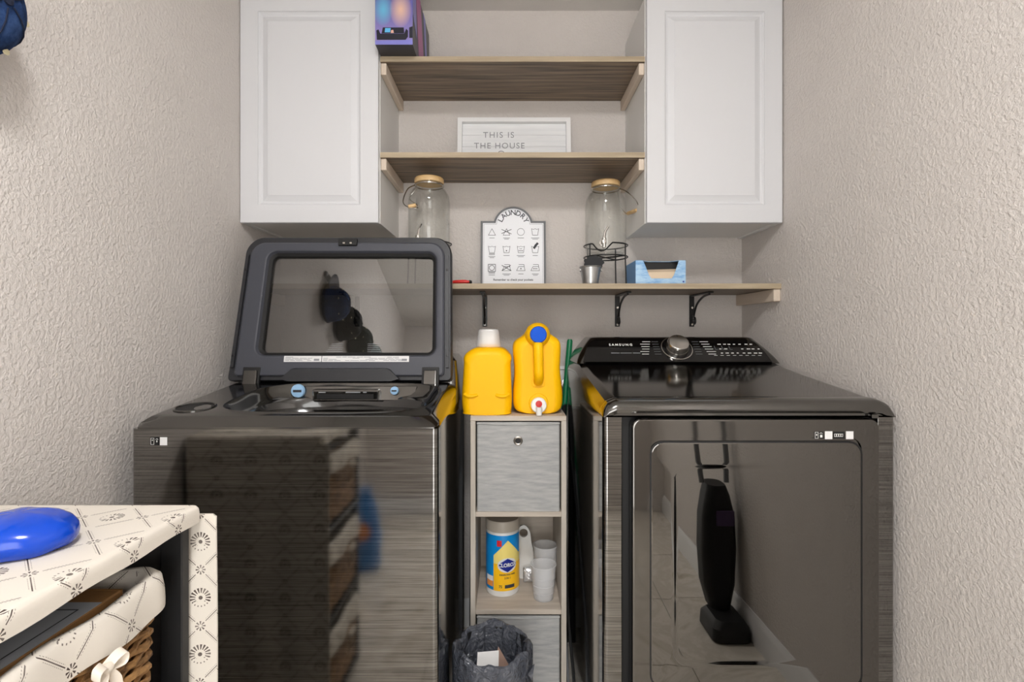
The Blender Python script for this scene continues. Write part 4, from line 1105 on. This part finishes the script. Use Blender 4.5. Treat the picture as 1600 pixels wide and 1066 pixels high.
part('cushion_print', b, M['pr_teal'], t)
part('cushion_print', ext([(-.010, .038), (.000, .038), (-.002, .048), (-.009, .047)], lambda u, v, w_: FM @ Vector((u, v, w_)), .0004, .0008), M['pr_peach'], t)
GMx = frame_mx((-.3124, 1.69, ZU), (0, 1, 0), (0, 0, 1))
part('side_stripe', ext([(.05, .0008), (.10, .0008), (.06, .23), (.02, .23)][::1], lambda u, v, w_: GMx @ Vector((u * 2.4, v, w_)), 0, .0005), M['pr_mag'], t)
part('side_stripe', ext([(.0, .10), (.03, .06), (.02, .23), (.0, .23)], lambda u, v, w_: GMx @ Vector((u * 2.4, v, w_)), .0001, .0006), M['pr_lav'], t)
part('side_stripe', ext([(.115, .0008), (.13, .0008), (.105, .23), (.085, .23)], lambda u, v, w_: GMx @ Vector((u * 2.4, v, w_)), .0001, .0006), M['pr_lav'], t)

# ---------------------------------------------------------------- storage rack with cloth and lined baskets (left foreground)
rx0, rx1, ry0, ry1 = -.895, -.520, .46, .868
rk = thing('storage_rack', 'dark storage rack with printed cloth top in the left foreground', 'storage rack', ((rx0 + rx1) / 2, .66, 0))
for px, py in ((rx0, ry0), (rx1 - .050, ry0), (rx0, ry1 - .020), (rx1 - .050, ry1 - .020)):
    part('post', box(px, px + .036, py, py + .020, 0, .846, .002, 1), M['blackmetal'], rk)
part('top_board', box(rx0, rx1, ry0, ry1, .846, .862, .002, 1), M['panel_dark'], rk)
part('end_panel', box(rx0 + .01, rx1 - .04, ry1 - .006, ry1 - .001, .05, .845), M['panel_dark'], rk)
for zz in (.575, .305, .035):
    part('shelf', box(rx0 + .002, rx1 - .004, ry0 + .022, ry1 - .022, zz, zz + .012, .001, 1), M['blackmetal'], rk)
# cloth: padded top with short skirt, and a panel draped down the far end
cl = thing('rack_cloth', 'cream cotton cloth printed with brown sprigs covering the rack', 'cloth', ((rx0 + rx1) / 2, .66, .862))
rnd = random.Random(2)
def clring(ins, zz, wob=0.0):
    pts = rr(rx0 - .004 + ins, rx1 + .006 - ins, ry0 - .006 + ins, ry1 + .004 - ins, .012, 4)
    # subdivide long edges for a soft wobble
    out = []
    P = pts + [pts[0]]
    for p, q in zip(P[:-1], P[1:]):
        L = math.hypot(q[0] - p[0], q[1] - p[1]); n_ = max(1, int(L / .02))
        for i in range(n_):
            f = i / n_; x, y = p[0] + (q[0] - p[0]) * f, p[1] + (q[1] - p[1]) * f
            out.append((x, y))
    return [Vector((x, y, zz + wob * math.sin(x * 60 + y * 41))) for x, y in out]
r0 = clring(0, .848, .0015); nR = len(r0)
ctr = Vector(((rx0 + rx1) / 2, (ry0 + ry1) / 2, 0))
def shrink(r, k, zz): return [Vector((ctr.x + (p.x - ctr.x) * k, ctr.y + (p.y - ctr.y) * k, zz)) for p in r]
base = clring(0, 0)
pos = [r0, shrink(base, 1.0, .862), shrink(base, .996, .869), shrink(base, .982, .8735), shrink(base, .95, .8745), shrink(base, .5, .875)]
o = part('cloth_top', loft(pos, caps=(False, True)), M['cloth'], cl, angle=60); box_uv(o)
ol = []
b = nb()
cols = 26
gx0, gx1 = rx0 + .004, -.4955
rowsz = [.855, .851, .84, .80, .72, .62, .50, .38, .26, .14, .06]
rings = []
top_r = []
fr_, bk_ = [], []
for zi, zz in enumerate(rowsz):
    ringf = []
    for i in range(cols + 1):
        f = i / cols; x = gx0 + (gx1 - gx0) * f
        yy = ry1 + .010 + .004 * math.sin(x * 55 + zz * 6) * (1 - math.exp(-(.86 - zz) * 12))
        if zi == 0: x = gx0 + (gx1 - .006 - gx0) * f
        ringf.append(Vector((x, yy, zz)))
    loop = ringf + [v_ + Vector((0, .003, 0)) for v_ in reversed(ringf)]
    rings.append(loop)
o = part('end_drape', loft(rings), M['cloth'], cl, angle=60); box_uv(o)

def make_basket(label):
    kx0, kx1, ky0, ky1, kz0, kz1 = -.862, -.533, .495, .790, .592, .792
    t = thing('wicker_basket', label, 'basket', ((kx0 + kx1) / 2, .64, kz0), 'lined wicker baskets in the rack')
    def per(ins, zz, ph_, amp):
        pts = rr(kx0 + ins, kx1 - ins, ky0 + ins, ky1 - ins, .03, 5); P = pts + [pts[0]]; out = []; s = 0
        for p, q in zip(P[:-1], P[1:]):
            L = math.hypot(q[0] - p[0], q[1] - p[1]); n_ = max(1, int(round(L / .012)))
            nx, ny = (q[1] - p[1]) / max(L, 1e-9), -(q[0] - p[0]) / max(L, 1e-9)
            for i in range(n_):
                f = i / n_; ss = s + L * f
                o_ = amp * math.sin(ss / .024 * PI / 1.0 + ph_)
                out.append(Vector((p[0] + (q[0] - p[0]) * f + nx * o_, p[1] + (q[1] - p[1]) * f + ny * o_, zz + .0025 * math.sin(ss * 70 + ph_ * 3))))
            s += L
        return out
    k_ = 0; zz = kz0 + .007
    while zz < kz1 - .010:
        ins = .004 * (1 - (zz - kz0) / (kz1 - kz0))
        part('wicker_strand', tube(per(ins, zz, k_ * PI + .3 * math.sin(k_ * 2.1), .0034), .0050 + .0007 * math.sin(k_ * 1.7), 6, closed=True), M['wicker'], t)
        zz += .0088; k_ += 1
    part('wicker_base', box(kx0 + .025, kx1 - .025, ky0 + .025, ky1 - .025, kz0, kz0 + .008, .003, 1), M['wicker'], t)
    st_ = nb()
    for i in range(18):
        yy = ky0 + .03 + i * (ky1 - ky0 - .06) / 17
        tube([(kx1 - .022, yy, kz0 + .006), (kx1 - .002, yy, kz1)], .0035, 5, bm=st_); tube([(kx0 + .022, yy, kz0 + .006), (kx0 + .002, yy, kz1)], .0035, 5, bm=st_)
    part('wicker_stakes', st_, M['wicker'], t, kind='stuff')
    # fabric liner folded over the rim
    def lring(ins, zz, wob, amp=.003, K_=150):
        pts = rr(kx0 + ins, kx1 - ins, ky0 + ins, ky1 - ins, .035, 6); P = pts + [pts[0]]
        Ls = [math.hypot(q[0] - p[0], q[1] - p[1]) for p, q in zip(P[:-1], P[1:])]; tot = sum(Ls); out = []
        for k_ in range(K_):
            s = k_ / K_ * tot; i = 0; acc = 0
            while acc + Ls[i] < s: acc += Ls[i]; i += 1
            p, q = P[i], P[i + 1]; f = (s - acc) / Ls[i]; ss = k_ / K_ * 1.6
            nx, ny = (q[1] - p[1]) / Ls[i], -(q[0] - p[0]) / Ls[i]
            o_ = amp * math.sin(ss * 38 + wob)
            out.append(Vector((p[0] + (q[0] - p[0]) * f + nx * o_, p[1] + (q[1] - p[1]) * f + ny * o_, zz + .0035 * math.sin(ss * 23 + wob))))
        return out
    base_ = [(-.0160, kz1 - .046, 0, .0035), (-.0155, kz1 - .036, .3, .003), (-.0145, kz1 - .02, .5, .003), (-.0120, kz1 + .000, .8, .002), (-.006, kz1 + .008, 1, .001), (.003, kz1 + .007, 1, .001), (.010, kz1 - .004, 1, .001), (.013, kz1 - .06, 1, .002), (.03, kz0 + .015, 1, .001)]
    o = part('liner', loft([lring(a, b_, c, d) for a, b_, c, d in base_], caps=(False, True)), M['cloth'], t, 'cream printed cloth liner', angle=70); box_uv(o)
    # tied bow on the long side facing the room
    bxx, byy, bzz = kx1 + .024, .652, kz1 - .052
    for s in (-1, 1):
        lp_ = smooth_path([(bxx, byy, bzz), (bxx + .006, byy + s * .011, bzz + .010), (bxx + .008, byy + s * .023, bzz + .009), (bxx + .006, byy + s * .021, bzz - .004), (bxx, byy, bzz)], 5)
        bb = nb(); A = [p + Vector((-.004, 0, .003)) for p in lp_]; B = [p + Vector((.006, 0, -.004)) for p in lp_]
        rings_ = [[a, b_, b_ + Vector((.0012, 0, .0012)), a + Vector((.0012, 0, .0012))] for a, b_ in zip(A, B)]
        part('bow_loop', loft(rings_, bm=bb), M['cream'], t)
        tl = smooth_path([(bxx, byy, bzz), (bxx + .006, byy + s * .012, bzz - .02), (bxx + .002, byy + s * .020, bzz - .05)], 5)
        rings_ = [[p + Vector((-.004, -.005, 0)), p + Vector((.004, .005, 0)), p + Vector((.005, .004, .001)), p + Vector((-.003, -.006, .001))] for p in tl]
        part('bow_tail', loft(rings_), M['cream'], t)
    part('bow_knot', lathe([(.002, -.008), (.006, -.005), (.007, 0), (.006, .005), (.002, .008)], (bxx + .004, byy, bzz), 14, 'Y'), M['cream'], t)
    return t
bk = make_basket('lined wicker basket holding the brown box, topmost in the rack')
copy_tree(bk, None, (0, 0, -.27))['label'] = 'lined wicker basket on the middle level of the rack'
copy_tree(bk, None, (0, 0, -.54))['label'] = 'lined wicker basket on the lowest level of the rack'

# brown box in the top basket
t = thing('cardboard_box', 'flat brown box with grey label inside the top wicker basket', 'box', (-.70, .64, .61))
part('box_body', box(-.825, -.560, .525, .752, .612, .790, .002, 1), M['cardboard'], t)
part('box_label', box(-.8245, -.5605, .545, .715, .7901, .7906), M['greylabel'], t, 'grey label across the box top')
LBm = frame_mx((-.5620, .545, .7907), (0, 1, 0), (-1, 0, 0))
b = stroke(nb(), [(.02, .015), (.15, .015), (.15, .10), (.02, .10)], .0015, LBm, .0003, True)
for k_ in range(3): bar(b, .03 + .04 * k_, .055 + .04 * k_, .115, .120, LBm, .0003)
part('label_lines', b, M['print_dark'], t)
part('box_tape', box(-.8252, -.5598, .749, .7524, .70, .7905), M['cardboard'], t)

# glossy blue rounded object on the cloth
b = nb(); rings = []
for h, k in ((.0, .80), (.003, .90), (.010, .985), (.018, 1.0), (.026, .97), (.034, .88), (.041, .72), (.046, .50), (.0485, .25), (.049, .03)):
    ring = []
    for i in range(48):
        a = 2 * PI * i / 48
        q = k * (1 + .02 * math.sin(3 * a + 1) + .008 * math.sin(9 * a + h * 60))
        ring.append(Vector((-.652 + .068 * q * math.cos(a), .688 + .060 * q * math.sin(a), .8752 + h + .0012 * math.sin(6 * a + 2) * k)))
    rings.append(ring)
solo('plastic_dome', loft(rings), M['ballblue'], 'glossy blue rounded plastic object on the printed cloth', 'container', (-.652, .688, .8752), angle=60)

# ---------------------------------------------------------------- caps hanging on the left wall
rl = thing('hook_rail', 'narrow dark hook rail for caps on the left wall', 'hook rail', (XL, .35, 1.80))
part('rail', box(XL + .001, XL + .016, -.25, .90, 1.80, 1.83, .003, 1), M['blackmetal'], rl)
for hy in (-.12, .12, .36, .60, .84):
    part('hook', tube(smooth_path([(XL + .012, hy, 1.812), (XL + .020, hy, 1.800), (XL + .030, hy, 1.795), (XL + .034, hy, 1.803)], 4), .004, 8), M['iron'], rl)
def make_cap(y, zc, material, label, brimmat, sc_=1.0):
    """baseball cap hung by its strap: crown bulging away from the wall, brim pointing up"""
    t = thing('baseball_cap', label, 'cap', (XL + .012, y, zc), 'caps hanging on the left wall')
    rings = []
    for i in range(9):
        a = i / 8 * PI / 2
        rad = math.cos(a) ** .75 if i < 8 else .02
        xx = XL + .014 + .105 * sc_ * math.sin(a)
        rings.append([Vector((xx, y + .082 * sc_ * rad * math.cos(k * PI / 20), zc + .095 * sc_ * rad * math.sin(k * PI / 20) - .012 * math.sin(a))) for k in range(40)])
    cr_ = part('crown', loft(rings), material, t, angle=60)
    part('button', lathe([(.008, 0), (.008, .003), (.002, .005)], (XL + .014 + .105 * sc_, y, zc - .012), 12, 'X'), brimmat, cr_)
    for k in range(6):
        a = k * PI / 3 + .5
        pts = [(XL + .0148 + .1055 * sc_ * math.sin(q), y + .0825 * sc_ * math.cos(q) ** .75 * math.cos(a), zc + .0955 * sc_ * math.cos(q) ** .75 * math.sin(a) - .012 * math.sin(q)) for q in [j_ / 8 * 1.5 for j_ in range(9)]]
        part('seam', tube(pts, .0012, 5), brimmat, cr_)
        a2 = a + PI / 6; q = .72
        part('eyelet', lathe([(.0045, -.002), (.005, .0012), (.002, .0016)], (XL + .0155 + .1065 * sc_ * math.sin(q), y + .0835 * sc_ * math.cos(q) ** .75 * math.cos(a2), zc + .0965 * sc_ * math.cos(q) ** .75 * math.sin(a2) - .012 * math.sin(q)), 10, 'X'), M['eyelet'], cr_)
    b = nb()
    bandp = [(XL + .016, y + .084 * sc_ * math.cos(k * PI / 20), zc + .097 * sc_ * math.sin(k * PI / 20)) for k in range(40)]
    part('band', tube(bandp, .006, 6, closed=True), brimmat, t)
    br_ = []
    for off in (0, .003):
        rg = []
        for k in range(13):
            a = PI * .14 + k / 12 * PI * .72
            rg.append(Vector((XL + .020 + off + .018 * math.sin(a), y + .080 * sc_ * math.cos(a), zc + .090 * sc_ * math.sin(a))))
        for k in reversed(range(13)):
            a = PI * .14 + k / 12 * PI * .72
            rg.append(Vector((XL + .024 + off + .010 * math.sin(a), y + .086 * sc_ * math.cos(a), zc + .090 * sc_ * math.sin(a) + .068 * math.sin(a))))
        br_.append(rg)
    part('brim', loft(br_), brimmat, t)
    return t
make_cap(.815, 1.697, M['denim'], 'blue denim cap hanging on the left wall nearest the washer', M['navy'])
make_cap(.60, 1.697, M['capblack'], 'black cap hanging on the left wall next to the denim cap', M['capblack'], 1.05)
make_cap(.36, 1.697, M['capgreen'], 'dark green cap hanging on the left wall rail, middle one', M['capblack'], 1.05)
make_cap(.12, 1.697, M['capgrey'], 'grey-green cap with dark brim hanging on the left wall rail', M['capgreen'], 1.05)

# ---------------------------------------------------------------- upright vacuum by the right wall (mirrored in the dryer door)
t = thing('upright_vacuum', 'black upright vacuum cleaner by the right wall, mirrored in the dryer door', 'vacuum cleaner', (.838, .30, 0))
vx, vy = .838, .30
part('floor_head', loft([[Vector((x, y, zz)) for x, y in rr(vx - .072 + i, vx + .072 - i, vy - .02 + i, vy + .16 - i, .03, 5)] for zz, i in ((.004, 0), (.05, .002), (.075, .02))]), M['blackmetal'], t)
part('dust_bag', loft([[Vector((x, y + sh_, zz)) for x, y in rr(vx - w_, vx + w_, vy - .05, vy + .06, .035, 5)] for zz, w_, sh_ in ((.075, .04, 0), (.16, .062, -.01), (.30, .07, -.015), (.43, .066, -.02), (.51, .05, -.03), (.55, .036, -.04))]), M['void'], t)
for s in (-1, 1):
    part('handle_tube', tube(smooth_path([(vx + s * .05, vy - .03, .55), (vx + s * .06, vy - .07, .72), (vx + s * .05, vy - .11, .88), (vx, vy - .13, .95)], 6), .011, 8), M['hose_grey'], t)
part('trim_band', box(vx - .02, vx + .05, vy + .042, vy + .050, .40, .46, .004, 2), M['handle_purple'], t)

# blue bag on the floor behind the camera (mirrored in the washer front)
rings = []
for zz, k in ((.0005, .85), (.03, 1), (.16, 1.02), (.28, .9), (.34, .6), (.37, .35), (.40, .42)):
    rings.append([Vector((-.705 + k * (.072 + .006 * math.sin(5 * a_ + zz * 20)) * math.cos(a_), -.24 + k * (.05 + .005 * math.sin(4 * a_ - zz * 15)) * math.sin(a_), zz)) for a_ in [i * PI / 18 for i in range(36)]])
t = thing('plastic_bag', 'blue plastic bag with orange print on the floor, mirrored in the washer front', 'bag', (-.705, -.24, 0))
part('bag_body', loft(rings), M['bluebag'], t, angle=70)
part('printed_patch', lathe([(.04, 0), (.036, .002), (.001, .004)], (-.705, -.187, .20), 20, 'Y'), M['clx_orange'], t)
